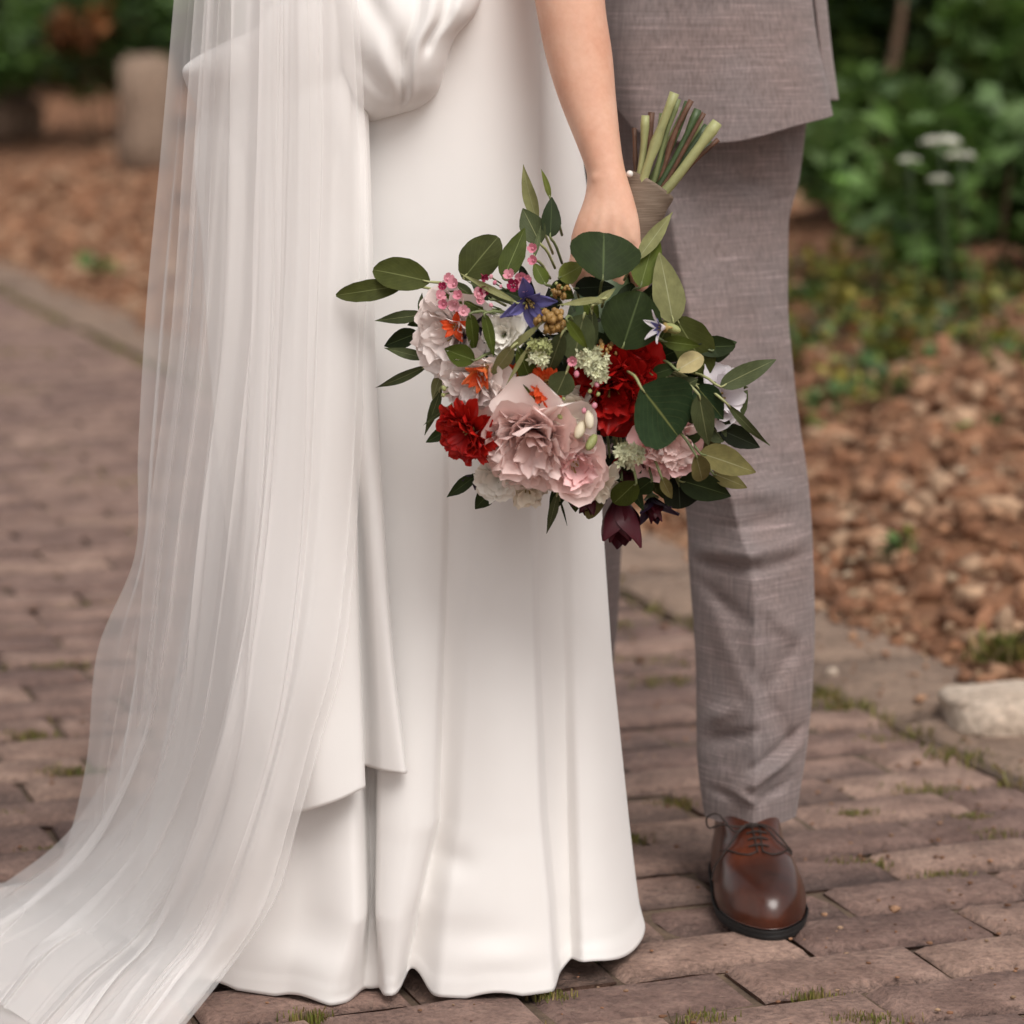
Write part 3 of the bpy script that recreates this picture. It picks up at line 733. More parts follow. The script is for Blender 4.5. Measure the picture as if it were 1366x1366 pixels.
def dress_front(X, z):
    """depth of the front of the skirt at world X, height z (arrays)"""
    xa, xb = np.interp(z, zl, xl), np.interp(z, zr, xr)
    c, a = (xa+xb)/2, (xb-xa)/2; s = np.clip((X-c)/a, -1, 1)
    b = np.interp(z, [0, .15, .5, .8, 1.1], [.195, .175, .145, .125, .105])
    base = np.sqrt(np.clip(1 - np.abs(s)**2.6, 0, 1)); yf = YC - b*base
    yp = HY + (H - z)*F/(YC - b - .01); xp = CX + X*F/(YC - b)
    d = (.62 + .32*smooth((yp - 800)/350))*fold(xp, yp) + .7*dents(xp, yp)
    d = d - .010*smooth((xp - 716)/16)*smooth((520 - yp)/160)
    d = d + .0006*smooth((.020 - z)/.003) if z < .03 else d
    wv = np.array([noise.noise(Vector((x_*16, z*3.2, 7))) + .5*noise.noise(Vector((x_*34, z*9, 3))) for x_ in X])
    return yf - (d + .0011*wv)*np.clip(base*1.6, 0, 1)
vs = []; hemrow = None
for i, z in enumerate(zs):
    xa, xb = float(np.interp(z, zl, xl)), float(np.interp(z, zr, xr)); c, a = (xa+xb)/2, (xb-xa)/2
    th = np.linspace(0, math.pi, NF); X = c - a*np.cos(th)
    Yf = dress_front(X, z)
    lift = 0.0
    zz = np.full(NF, z)
    if z < .06:
        k = 1 - z/.06; xp = CX + X*F/2.86
        hem = .003 + .010*smooth((xp - 735)/30) + .006*np.exp(-((xp-548)/10)**2) + .012*np.exp(-((xp-560)/14)**2) + .004*np.sin(xp*.05)
        zz = z + k*np.maximum(hem, .002)
    vs += list(zip(X, Yf, zz))
    tb = np.linspace(0, math.pi, NB+2)[1:-1]; bb = np.interp(z, [0, .5, 1.1], [.20, .15, .12]) if True else 0
    Xb = c + a*np.cos(tb)*1.0
    wob = .012*np.sin(tb*9)*np.clip((.7 - z)/.5, 0, 1)
    vs += list(zip(Xb, YC + (bb + wob)*np.sin(tb)**.8, np.full(NB, z + (.004 if z < .06 else 0))))
NC = NF + NB
fs = grid_faces(len(zs), NC, True)
dress = add('dress', mk_mesh('dress', vs, fs, M_DRESS), bride)
sol = dress.modifiers.new('thickness', 'SOLIDIFY'); sol.thickness = .0016; sol.offset = -1

def sheet(name, ctrl, nr, ncol, mat, parent, pleat=None, thick=0, seed=0, uvs=True):
    """ctrl: rows of (x px, y px, depth)"""
    C = np.array([[P(*p) for p in r] for r in ctrl]); G = patch(C, nr, ncol)
    if pleat:
        du = np.gradient(G, axis=1); dv = np.gradient(G, axis=0); nn = np.cross(du, dv); nn /= np.linalg.norm(nn, axis=2)[..., None] + 1e-9
        if nn[nr//3, ncol//2, 1] > 0: nn = -nn
        G = G + nn*pleat(np.linspace(0, 1, nr)[:, None], np.linspace(0, 1, ncol)[None, :])[..., None]
    G[..., 2] = np.maximum(G[..., 2], .003 + .002*(seed % 4))
    uv = np.stack(np.meshgrid(np.linspace(0, 1, ncol), np.linspace(0, 1, nr)), -1).reshape(-1, 2)
    o = add(name, mk_mesh(name, G.reshape(-1, 3), grid_faces(nr, ncol), mat, True, uv), parent)
    if thick:
        s = o.modifiers.new('thickness', 'SOLIDIFY'); s.thickness = thick; s.offset = 0
    return o

# bow tails
def yrow(y, pts): return [(x, y + dy, Y) for (x, dy, Y) in pts]
tail_back = [yrow(60, [(330, 0, 2.91), (370, 0, 2.90), (420, 0, 2.895), (455, 0, 2.89), (478, 0, 2.89), (486, 0, 2.895), (487, 0, 2.90)]),
             yrow(300, [(320, 0, 2.869), (375, 0, 2.856), (430, 0, 2.846), (462, 0, 2.839), (486, 0, 2.839), (494, 0, 2.849), (495, 0, 2.859)]),
             yrow(520, [(330, 0, 2.862), (385, 0, 2.849), (440, 0, 2.839), (468, 0, 2.822), (490, 0, 2.824), (500, 0, 2.836), (501, 0, 2.848)]),
             yrow(700, [(340, 0, 2.856), (395, 0, 2.839), (445, 0, 2.829), (476, 0, 2.834), (496, 0, 2.820), (508, 0, 2.822), (511, 0, 2.834)]),
             yrow(880, [(350, 0, 2.849), (400, 0, 2.834), (450, 0, 2.822), (482, 0, 2.834), (505, 0, 2.816), (520, 0, 2.812), (524, 0, 2.826)]),
             yrow(1028, [(360, -10, 2.844), (410, -12, 2.830), (455, -14, 2.818), (486, -7, 2.832), (512, 0, 2.814), (537, 4, 2.806), (542, 3, 2.818)])]
sheet('bow_tail', tail_back, 90, 90, M_DRESS, bride, None, .0025)
tail_front = [yrow(60, [(300, 0, 2.91), (320, 0, 2.90), (350, 0, 2.89), (400, 0, 2.885), (440, 0, 2.885), (462, 0, 2.89), (468, 0, 2.90)]),
              yrow(190, [(262, 0, 2.875), (302, 0, 2.850), (350, 0, 2.840), (400, 0, 2.832), (440, 0, 2.830), (462, 0, 2.838), (468, 0, 2.852)]),
              yrow(320, [(270, 0, 2.856), (310, 0, 2.836), (352, 0, 2.830), (398, 0, 2.820), (440, 0, 2.818), (464, 0, 2.826), (470, 0, 2.838)]),
              yrow(540, [(285, 0, 2.846), (322, 0, 2.826), (360, 0, 2.824), (402, 0, 2.808), (442, 0, 2.806), (468, 0, 2.814), (473, 0, 2.828)]),
              yrow(760, [(310, 0, 2.836), (340, 0, 2.822), (372, 0, 2.814), (408, 0, 2.798), (446, 0, 2.798), (472, 0, 2.806), (476, 0, 2.822)]),
              yrow(930, [(340, 0, 2.828), (362, 0, 2.818), (386, 0, 2.806), (415, 0, 2.792), (450, 0, 2.792), (477, 0, 2.798), (481, 0, 2.814)]),
              yrow(1060, [(372, 22, 2.824), (386, 24, 2.814), (400, 24, 2.802), (425, 17, 2.788), (455, 6, 2.786), (481, -7, 2.792), (486, -9, 2.808)])]
sheet('bow_tail', tail_front, 90, 90, M_DRESS, bride, None, .0025)

# bow loops: flattened puffs closed round the back
def puff(name, outline_rows, nr=60, nc=70, folds=None, Yb=2.90):
    """rows: (xL, yL, xR, yR, depth front) - a soft pillow whose front bulges"""
    O = np.array(outline_rows, float); t = np.linspace(0, len(O)-1, nr)
    rows = curve_pts(O, nr); vs = []
    for i, r in enumerate(rows):
        for j in range(nc):
            a = 2*math.pi*j/nc; s = -math.cos(a)
            x = r[0] + (r[2]-r[0])*(s+1)/2; y = r[1] + (r[3]-r[1])*(s+1)/2
            front = a < math.pi; k = math.sin(a)
            prof = math.copysign(abs(k)**.6, k)
            e = math.sin(math.pi*min(1, max(0, (i+.35)/(nr-.3))))**.45
            Y = Yb - (r[4]*prof*e if front else .5*r[4]*prof*e)
            if front and folds is not None: Y -= .7*folds((s+1)/2, i/(nr-1))*abs(k)**.5*e
            vs.append(P(x, y, Y))
    fs = grid_faces(nr, nc, True); fs.append(tuple(range(nc))); fs.append(tuple(range((nr-1)*nc, nr*nc))[::-1])
    return add(name, mk_mesh(name, vs, fs, M_DRESS), bride)
def gl(u, v, u0, v0, u1, v1, wd, a):
    px, py = u-u0, v-v0; dx, dy = u1-u0, v1-v0; L2 = dx*dx+dy*dy; t = max(0, min(1, (px*dx+py*dy)/L2))
    d2 = (px-t*dx)**2 + (py-t*dy)**2
    return a*math.exp(-d2/wd**2)
fr = lambda u, v: (gl(u, v, .10, .15, .55, .55, .06, -.012) + gl(u, v, .02, .42, .42, .72, .06, -.009) + gl(u, v, .62, .0, .55, .75, .05, -.014) + gl(u, v, .80, .0, .78, .5, .04, -.016)
                   + gl(u, v, .70, .0, .66, .8, .05, .010) + gl(u, v, .35, .1, .45, .9, .09, .008) + gl(u, v, .92, .1, .86, .35, .05, .008))
# right loop of the bow, from the knot (left, above the frame) to its soft lower edge
puff('bow_loop', [(430, -150, 600, -150, .05), (428, -90, 630, -100, .058), (430, -30, 645, -30, .066), (440, 30, 636, 15, .072), (452, 80, 606, 52, .072), (466, 120, 594, 92, .066), (480, 146, 584, 122, .054), (492, 160, 560, 143, .030), (498, 162, 540, 150, .008)], 70, 90, fr)
fl = lambda u, v: (gl(u, v, .25, .3, .95, .15, .09, .006) + gl(u, v, .15, .65, .9, .6, .06, -.006) + gl(u, v, .5, .8, .9, .9, .07, .005))
puff('bow_loop', [(412, -90, 470, -90, .03), (350, 28, 470, -40, .050), (300, 56, 470, 0, .058), (262, 76, 468, 40, .062), (244, 92, 464, 80, .062), (248, 112, 462, 118, .058), (262, 140, 460, 148, .048), (275, 164, 455, 168, .030), (290, 172, 440, 174, .008)], 60, 80, fl)
puff('bow_knot', [(405, -200, 500, -200, .06), (400, -150, 505, -150, .085), (402, -90, 500, -90, .085), (410, -50, 490, -50, .06), (420, -35, 480, -35, .01)], 30, 50, None)

# veil: pleated layers of tulle falling from above the frame and spreading over the ground on the left
def drape(name, ctrl, nr, ncol, mat, n, seed, over=1.5, depth=.008, spread=.6):
    """a gathered sheet: it runs back on itself along soft vertical folds, so the cloth lies in one or three layers"""
    C = np.array([[P(*p) for p in r_] for r_ in ctrl]); fine = patch(C, nr, 240); r = np.random.default_rng(seed)
    edges = np.sort(np.concatenate([r.uniform(.04, .96, n), np.clip(r.normal(r.uniform(.2, .8), .06, n//2), .03, .97)])); m_ = len(edges)
    amp = r.uniform(.25, 1.0, m_); wid = np.exp(r.uniform(math.log(.006), math.log(.05), m_)); dr = r.normal(0, .07, m_); sg = r.uniform(-1, 1, m_); ph = r.uniform(0, 6.3, m_); lf = r.uniform(.8, 3.0, m_)
    u = np.linspace(0, 1, ncol); G = np.zeros((nr, ncol, 3))
    for i in range(nr):
        v = i/(nr-1); uu = u.copy(); dz = np.zeros(ncol)
        for k in range(m_):
            c = edges[k] + dr[k]*(v-.2) + .012*math.sin(4*v + ph[k]); w_ = wid[k]*(1 + spread*v*math.sin(k*2.1))
            al = amp[k]*(.25 + .75*math.sin(lf[k]*v*3 + ph[k])**2)
            x = (u - c)/w_; g_ = np.exp(-x*x)
            uu += -over*al*w_*x*g_*1.25; dz += depth*al*g_*(x*1.4)*np.sign(sg[k])*(1 + v)*min(1, w_/.03) + depth*.5*al*g_*min(1, w_/.03)
        dz += depth*.6*np.sin(u*2*math.pi*n*.31 + seed + v*2.5 + 1.5*np.sin(u*5 + seed))
        idx = np.clip(uu, 0, 1)*239; k0 = np.clip(idx.astype(int), 0, 238); t = (idx-k0)[:, None]
        row = fine[i, k0]*(1-t) + fine[i, k0+1]*t
        du = fine[i, 1:] - fine[i, :-1]; d_ = np.array([du[:, 0].sum(), du[:, 1].sum(), 0]); nn = np.array([-abs(d_[1])*np.sign(d_[0])*np.sign(-d_[1]) if False else d_[1], -d_[0], .0]); nn /= np.linalg.norm(nn) + 1e-9
        lay = smooth((v - .72)/.2); nn = nn*(1-lay) + np.array([0, -.3, .95])*lay
        G[i] = row + nn[None, :]*dz[:, None]
    G[..., 2] = np.maximum(G[..., 2], .003 + .002*(seed % 4))
    uv = np.stack(np.meshgrid(np.linspace(0, 1, ncol), np.linspace(0, 1, nr)), -1).reshape(-1, 2)
    return add(name, mk_mesh(name, G.reshape(-1, 3), grid_faces(nr, ncol), mat, True, uv), bride)
LA = [[(240, -60, 2.90), (262, -60, 2.875), (290, -60, 2.86), (340, -60, 2.84), (400, -60, 2.83)],
      [(217, 200, 2.93), (240, 200, 2.90), (270, 200, 2.87), (330, 200, 2.84), (390, 200, 2.83)],
      [(197, 400, 2.95), (222, 400, 2.92), (255, 400, 2.88), (320, 400, 2.84), (390, 400, 2.82)],
      [(184, 600, 2.97), (205, 600, 2.94), (240, 600, 2.90), (310, 600, 2.84), (380, 600, 2.81)],
      [(178, 740, 3.00), (192, 740, 2.96), (228, 740, 2.91), (300, 740, 2.85), (370, 740, 2.80)],
      [(127, 868, 3.06), (160, 868, 2.99), (205, 868, 2.93), (280, 868, 2.86), (360, 868, 2.80)],
      [(112, 1010, 3.10), (140, 1000, 3.02), (190, 1000, 2.95), (270, 1000, 2.88), (340, 1000, 2.81)],
      [(92, 1110, 3.12), (125, 1120, 3.05), (170, 1130, 2.98), (240, 1140, 2.91), (310, 1150, 2.83)],
      [(60, 1190, 3.14), (95, 1210, 3.06), (140, 1240, 2.97), (200, 1270, 2.90), (270, 1290, 2.82)]]
drape('veil', LA, 100, 220, M_TULLE2, 5, 1, 1.6)
LB = [[(263, -60, 2.855), (310, -60, 2.825), (360, -60, 2.810), (420, -60, 2.800), (472, -60, 2.802)],
      [(244, 200, 2.860), (300, 200, 2.820), (355, 200, 2.805), (425, 200, 2.805), (487, 200, 2.825)],
      [(226, 450, 2.870), (290, 450, 2.825), (350, 450, 2.800), (420, 450, 2.798), (486, 450, 2.822)],
      [(196, 690, 2.90), (265, 690, 2.840), (335, 690, 2.790), (410, 690, 2.785), (474, 690, 2.802)],
      [(178, 870, 2.94), (245, 870, 2.865), (315, 870, 2.790), (390, 870, 2.765), (455, 870, 2.775)],
      [(160, 985, 2.99), (222, 1000, 2.90), (292, 1010, 2.800), (365, 1000, 2.760), (424, 985, 2.770)],
      [(88, 1108, 3.12), (165, 1125, 2.98), (245, 1140, 2.850), (325, 1130, 2.765), (394, 1095, 2.765)],
      [(0, 1180, 3.18), (85, 1215, 3.02), (180, 1245, 2.92), (280, 1245, 2.790), (364, 1200, 2.765)],
      [(-90, 1240, 3.02), (0, 1275, 2.94), (110, 1310, 2.840), (220, 1320, 2.770), (304, 1293, 2.770)],
      [(-150, 1320, 2.830), (-60, 1350, 2.770), (50, 1380, 2.700), (160, 1400, 2.67), (246, 1368, 2.710)]]
drape('veil', LB, 120, 380, M_TULLE, 10, 2, 1.7)
LC = [[(p[0] + 14*(1 - j/2.4), p[1] + (8 if i > 5 else 0), p[2] - .012) for j, p in enumerate(r)] for i, r in enumerate(LB)]
drape('veil', LC, 120, 380, M_TULLE, 13, 3, 1.6)
LD = [[(p[0] + [70, 40, 15, -5, -30][j], p[1] + (-10 if i > 5 else 0), p[2] + .008) for j, p in enumerate(r)] for i, r in enumerate(LB)]
drape('veil', LD, 110, 340, M_TULLE, 9, 5, 1.6)



# arm and hand: one continuous remeshed skin
def sweep(secs, n=28):
    """secs: (xl, xr, y, Yc, half depth)"""
    S = curve_pts(np.array(secs, float), 40); vs = []
    for s in S:
        c = P((s[0]+s[1])/2, s[2], s[3]); hw = (s[1]-s[0])/2/F*s[3]
        for k in range(n):
            a = 2*math.pi*k/n; ca, sa = math.cos(a), math.sin(a)
            vs.append((c[0] + hw*math.copysign(abs(ca)**.9, ca), c[1] + s[4]*math.copysign(abs(sa)**.9, sa), c[2]))
    fs = grid_faces(len(S), n, True); fs.append(tuple(range(n))[::-1]); fs.append(tuple(range((len(S)-1)*n, len(S)*n)))
    return vs, fs
AG = Geo()
AG.add(*sweep([(682, 808, -170, 2.90, .046), (698, 808, -80, 2.885, .045), (713, 807, 0, 2.872, .042), (727, 817, 72, 2.862, .039), (745, 822, 132, 2.850, .034), (768, 828, 190, 2.836, .027),
               (780, 833, 222, 2.828, .0235), (783, 838, 240, 2.824, .0225), (779, 846, 266, 2.818, .0205), (768, 853, 295, 2.812, .0185), (761, 855, 320, 2.810, .0165), (762, 854, 345, 2.812, .014)]))
def finger(pts, rad):
    C = curve_pts(np.array([P(*p) for p in pts]), 14); r = np.interp(np.linspace(0, 1, 14), np.linspace(0, 1, len(rad)), rad)
    AG.add(*tube_geo([tuple(c) for c in C], list(r), 12))
    AG.add(IV2*r[-1]*.99 + C[-1], IF2)
finger([(778, 320, 2.812), (771, 352, 2.812), (771, 375, 2.826), (792, 382, 2.852), (812, 366, 2.858)], [.0100, .0092, .0085, .0078, .0070])
finger([(798, 325, 2.808), (795, 362, 2.806), (797, 388, 2.824), (816, 388, 2.854), (832, 368, 2.858)], [.0102, .0096, .0088, .0080, .0072])
finger([(820, 325, 2.808), (821, 365, 2.806), (824, 392, 2.826), (838, 388, 2.856), (848, 366, 2.858)], [.0100, .0094, .0086, .0080, .0072])
finger([(842, 320, 2.812), (848, 352, 2.810), (851, 378, 2.826), (858, 376, 2.852), (862, 356, 2.856)], [.0092, .0085, .0078, .0072, .0066])
finger([(800, 262, 2.830), (812, 292, 2.852), (836, 318, 2.868), (860, 330, 2.866)], [.012, .0115, .0098, .0082])
for (pts, rr) in [([(800, 262, 2.804), (788, 295, 2.7985), (779, 322, 2.8005)], [.003, .0036, .006]), ([(808, 258, 2.803), (803, 292, 2.7965), (799, 326, 2.797)], [.003, .0038, .0068]),
                 ([(816, 258, 2.803), (819, 292, 2.7965), (821, 326, 2.797)], [.003, .0038, .0066]), ([(824, 262, 2.804), (834, 295, 2.7985), (841, 320, 2.801)], [.003, .0034, .0056]), ([(797, 234, 2.812), (799, 238, 2.812)], [.009, .009])]:
    C_ = curve_pts(np.array([P(*p) for p in pts]), 8); AG.add(*tube_geo([tuple(c) for c in C_], list(np.interp(np.linspace(0, 1, 8), np.linspace(0, 1, len(rr)), rr)), 10)); AG.add(IV2*rr[-1]*.99 + C_[-1], IF2)
me = mk_mesh('body', AG.v, AG.f, M_SKIN)
body = add('body', me, bride)
rm = body.modifiers.new('fuse', 'REMESH'); rm.mode = 'VOXEL'; rm.voxel_size = .0022; rm.use_smooth_shade = True
smo = body.modifiers.new('soften', 'SMOOTH'); smo.factor = .5; smo.iterations = 9

# ------------------------------------------------------------------ groom: trousers, jacket, shoes
groom = empty('person', (.18, 3.32, 0)); tag(groom, 'person in a mauve grey linen suit and brown leather shoes, facing the viewer', 'person')
RY = [-60, 100, 180, 240, 300, 400, 480, 560, 640, 700, 750, 830, 900, 1000, 1050, 1088]
def leg(Y0, xls, xrs, crs, Ys, bs, wr, name_rows=RY):
    zs_, L_, R_, C_, Yc_, B_ = [], [], [], [], [], []
    ys = np.linspace(RY[0], RY[-1], 210)
    xl_ = pchip(RY, xls, ys); xr_ = pchip(RY, xrs, ys); cr = pchip(RY, crs, ys); Yc = np.interp(ys, [RY[0], RY[-1]], Ys); b = pchip(RY, bs, ys)
    nf, nb = 110, 40; vs = []
    for i, y in enumerate(ys):
        u = np.linspace(0, math.pi, nf); s = -np.cos(u); sc_ = np.clip((cr[i] - (xl_[i]+xr_[i])/2)/((xr_[i]-xl_[i])/2), -.7, .7)
        t = np.where(s < sc_, (sc_-s)/(sc_+1), (s-sc_)/(1-sc_))
        prof = np.clip(1 - np.clip(t, 0, 1)**1.04, 0, 1)**.72
        x = xl_[i] + (xr_[i]-xl_[i])*(s+1)/2
        d = np.array([wr(xx, y) for xx in x])
        Yf = Yc[i] - b[i]*prof - d*np.clip(prof*2, 0, 1)
        for k in range(nf):
            p = P(x[k], y, Yc[i]); vs.append((p[0], Yf[k], p[2]))
        ub = np.linspace(0, math.pi, nb+2)[1:-1]
        for a in ub:
            xx = (xl_[i]+xr_[i])/2 + (xr_[i]-xl_[i])/2*math.cos(a); p = P(xx, y, Yc[i]); vs.append((p[0], Yc[i] + b[i]*1.05*math.sin(a)**.8, p[2]))
    return vs, grid_faces(len(ys), nf+nb, True)
def ridge(x, y, x0, y0, x1, y1, wd, a):
    dx, dy = x1-x0, y1-y0; t = max(0, min(1, ((x-x0)*dx+(y-y0)*dy)/(dx*dx+dy*dy))); d2 = (x-x0-t*dx)**2 + (y-y0-t*dy)**2
    return a*math.exp(-d2/wd**2)*(1 - .5*abs(2*t-1))
WR = [(930, 745, 1000, 742, 9, -.006), (930, 728, 1075, 715, 12, .005), (1000, 748, 1080, 735, 8, -.004), (935, 775, 990, 815, 12, -.004), (945, 800, 985, 900, 16, .003), (1010, 790, 1070, 850, 14, .003), (1020, 900, 1080, 830, 14, -.004),
      (930, 960, 975, 930, 12, .005), (935, 985, 1000, 960, 9, -.006), (985, 1033, 1075, 985, 9, .007), (1000, 1010, 1080, 960, 9, -.006), (975, 1040, 1000, 1052, 6, .007), (945, 1046, 990, 1052, 6, -.004), (1000, 1052, 1060, 1030, 7, -.004),
      (1000, 880, 1060, 1000, 14, -.003), (1030, 560, 1050, 600, 16, .003), (940, 640, 1060, 650, 16, .003), (950, 690, 1060, 680, 10, -.003), (1040, 190, 1066, 250, 14, .006), (1030, 270, 1060, 262, 12, -.005), (960, 230, 1040, 250, 18, -.003),
      (985, 420, 1040, 560, 24, -.004), (950, 520, 1010, 640, 20, .003), (1035, 500, 1052, 520, 12, -.003)]
def wr_right(x, y):
    v = 2.3*sum(ridge(x, y, r[0], r[1], r[2], r[3], r[4]*.85, r[5]) for r in WR)
    return v + .0015*noise.noise(Vector((x*.02, y*.012, 0)))
TG = Geo()
xl1 = [740, 760, 775, 795, 822, 850, 872, 892, 908, 917, 919, 925, 929, 930, 934, 940]
xr1 = [1085, 1082, 1074, 1066, 1052, 1051, 1057, 1066, 1078, 1083, 1085, 1087, 1085, 1076, 1068, 1062]
cr1 = [860, 865, 868, 880, 892, 911, 928, 946, 965, 982, 997, 1000, 1000, 1000, 1000, 999]
TG.add(*leg(0, xl1, xr1, cr1, (3.34, 3.188), [.10, .105, .105, .10, .098, .094, .09, .086, .08, .076, .074, .07, .066, .062, .06, .058], wr_right))
xl2 = [680, 665, 660, 658, 655, 655, 660, 668, 678, 690, 695, 696, 694, 700, 706, 712]
xr2 = [900, 890, 885, 880, 872, 862, 852, 842, 834, 830, 828, 824, 816, 806, 800, 796]
cr2 = [780, 775, 770, 768, 765, 760, 758, 756, 755, 757, 760, 760, 755, 752, 752, 753]
TG.add(*leg(0, xl2, xr2, cr2, (3.40, 3.50), [.10, .105, .105, .10, .098, .094, .09, .086, .08, .076, .074, .07, .066, .062, .06, .058], lambda x, y: .003*noise.noise(Vector((x*.02, y*.02, 5)))))
trousers = add('trousers', mk_mesh('trousers', TG.v, TG.f, M_LINEN), groom)

# jacket: front panel wrapping round the side to the back, with a vent flap
def jrow(pts): return pts
J = [[(770, -160, 3.235), (830, -160, 3.205), (900, -160, 3.195), (970, -160, 3.200), (1030, -160, 3.225), (1062, -160, 3.27), (1068, -160, 3.31), (1056, -160, 3.42), (980, -160, 3.49), (880, -160, 3.51)],
     [(790, -60, 3.225), (835, -60, 3.195), (905, -60, 3.188), (975, -60, 3.193), (1040, -60, 3.218), (1072, -60, 3.262), (1074, -60, 3.31), (1062, -60, 3.43), (985, -60, 3.50), (880, -60, 3.52)],
     [(806, 40, 3.215), (842, 40, 3.185), (905, 40, 3.178), (978, 40, 3.183), (1048, 40, 3.208), (1084, 40, 3.252), (1083, 40, 3.30), (1068, 40, 3.43), (985, 40, 3.50), (880, 40, 3.52)],
     [(818, 105, 3.205), (848, 118, 3.176), (905, 120, 3.168), (980, 118, 3.172), (1055, 108, 3.198), (1096, 100, 3.240), (1093, 98, 3.29), (1074, 98, 3.43), (985, 100, 3.50), (880, 100, 3.52)],
     [(826, 142, 3.200), (858, 179, 3.170), (905, 189, 3.162), (982, 189, 3.165), (1062, 168, 3.192), (1107, 156, 3.232), (1103, 152, 3.28), (1080, 150, 3.43), (985, 150, 3.50), (880, 150, 3.52)]]
jk = lambda v, u: .0025*np.sin(u*19 + 1)*v + .004*np.exp(-((u-.30)/.05)**2)*np.exp(-((v-.35)/.4)**2)
sheet('jacket', J, 80, 150, M_LINEN, groom, jk, .003)
flap = [[(1078, -160, 3.30), (1093, -160, 3.36), (1070, -160, 3.45)], [(1084, -40, 3.29), (1098, -40, 3.35), (1075, -40, 3.45)], [(1094, 60, 3.28), (1107, 60, 3.34), (1080, 60, 3.45)], [(1104, 134, 3.27), (1117, 134, 3.33), (1088, 136, 3.45)]]
jf = sheet('vent_flap', flap, 30, 20, M_LINEN, groom, None, .003)
J2 = [[(780, -160, 3.25), (730, -160, 3.26), (660, -160, 3.32), (640, -160, 3.42), (740, -160, 3.52), (860, -160, 3.53)], [(800, 0, 3.24), (740, 0, 3.25), (660, 0, 3.32), (640, 0, 3.42), (740, 0, 3.53), (860, 0, 3.54)], [(796, 130, 3.235), (740, 170, 3.25), (650, 165, 3.32), (630, 160, 3.42), (740, 150, 3.53), (860, 150, 3.54)]]
sheet('jacket_front', J2, 40, 60, M_LINEN, groom, None, .003)

# shoes
def shoe(cx, Y0, rot, lab):
    """toe tip at (cx, Y0); local y runs from toe to heel"""
    lev = [(.012, 0.000, .285, .0495, .034), (.022, -.001, .288, .0505, .035), (.034, .003, .288, .049, .035), (.044, .013, .288, .046, .035), (.053, .034, .287, .0435, .035), (.060, .066, .286, .042, .0345), (.067, .092, .285, .0405, .034), (.077, .112, .284, .039, .0335), (.090, .146, .283, .0385, .033), (.100, .176, .282, .036, .0335), (.112, .195, .281, .034, .034)]
    n = 64; vs = []
    L = curve_pts(np.array(lev), 44)
    def half(t, wf, wb, yf, yb, y0=.0):
        return 0
    for (z, yf, yb, wf, wb) in L:
        for k in range(n):
            a = 2*math.pi*k/n; s, c = math.sin(a), -math.cos(a)     # c: -1 toe, +1 heel
            yy = (yf+yb)/2 + (yb-yf)/2*math.copysign(abs(c)**.92, c)
            foot = np.interp(yy, [0, .03, .07, .11, .17, .23, .287], [.80, .97, 1.0, .93, .80, .78, .80])
            wmax = (wf*foot if z < .07 else np.interp(z, [.07, .09, .12], [wf*foot, (wf*foot*.4 + wf*.6), wf]))
            e = 2.3 if c < 0 else 2.6
            lat = (1 - abs(c)**e)**(1/e) if abs(c) < 1 else 0
            vs.append((math.copysign(lat, s)*wmax if abs(s) > 1e-6 else 0, yy, z))
    fs = grid_faces(len(L), n, True); fs.append(tuple(range(n))); 
    Mx = Matrix.Translation((cx, Y0, 0)) @ Matrix.Rotation(rot, 4, 'Z')
    sh = add('shoe', mk_mesh('shoe', [Mx @ Vector(v) for v in vs], fs, M_LEATHER), groom); tag(sh, lab)
    # sole with welt
    G = Geo()
    for (z0, z1, gr) in ((.0, .0075, .0015), (.0075, .0115, .0035)):
        ring = []
        for z, g2 in ((z0+.0004, gr-.001), (z0+.002, gr), (z1-.001, gr), (z1, gr-.001)):
            for k in range(n):
                a = 2*math.pi*k/n; s, c = math.sin(a), -math.cos(a); yy = .1425 + (.1435+g2)*math.copysign(abs(c)**.92, c)
                foot = np.interp(yy, [0, .03, .07, .11, .17, .23, .287], [.80, .97, 1.0, .93, .80, .78, .80]); e = 2.3 if c < 0 else 2.6
                lat = (1-abs(c)**e)**(1/e) if abs(c) < 1 else 0
                ring.append((math.copysign(lat, s)*(.0495*foot+g2) if abs(s) > 1e-6 else 0, yy, z))
        f2 = grid_faces(4, n, True); f2.append(tuple(range(n))); f2.append(tuple(range(3*n, 4*n))[::-1]); G.add(ring, f2)
    add('sole', mk_mesh('sole', [Mx @ Vector(v) for v in G.v], G.f, M_SOLE), sh, world=True)
    sh_children(sh, Mx, L)
    return sh
def top_z(L, y):                                   # height of the vamp ridge at distance y from the toe tip
    return float(np.interp(y, [l[1] for l in L], [l[0] for l in L]))
def half_w(L, y, z): 
    yf = float(np.interp(z, [l[0] for l in L], [l[1] for l in L])); yb = .285; c = abs((y - (yf+yb)/2)/((yb-yf)/2)); c = min(c, .999)**(1/.92)
    foot = np.interp(y, [0, .03, .07, .11, .17, .23, .287], [.80, .97, 1.0, .93, .80, .78, .80]); wf = float(np.interp(z, [l[0] for l in L], [l[3] for l in L]))
    wm = wf*foot if z < .07 else np.interp(z, [.07, .09, .12], [wf*foot, wf*foot*.4+wf*.6, wf])
    return (1-c**2.3)**(1/2.3)*wm
def surf(L, y, x):                                 # point of the upper above (x, y)
    lo, hi = .014, top_z(L, y)
    for _ in range(26):
        m = (lo+hi)/2
        if half_w(L, y, m) > abs(x): lo = m
        else: hi = m
    return lo
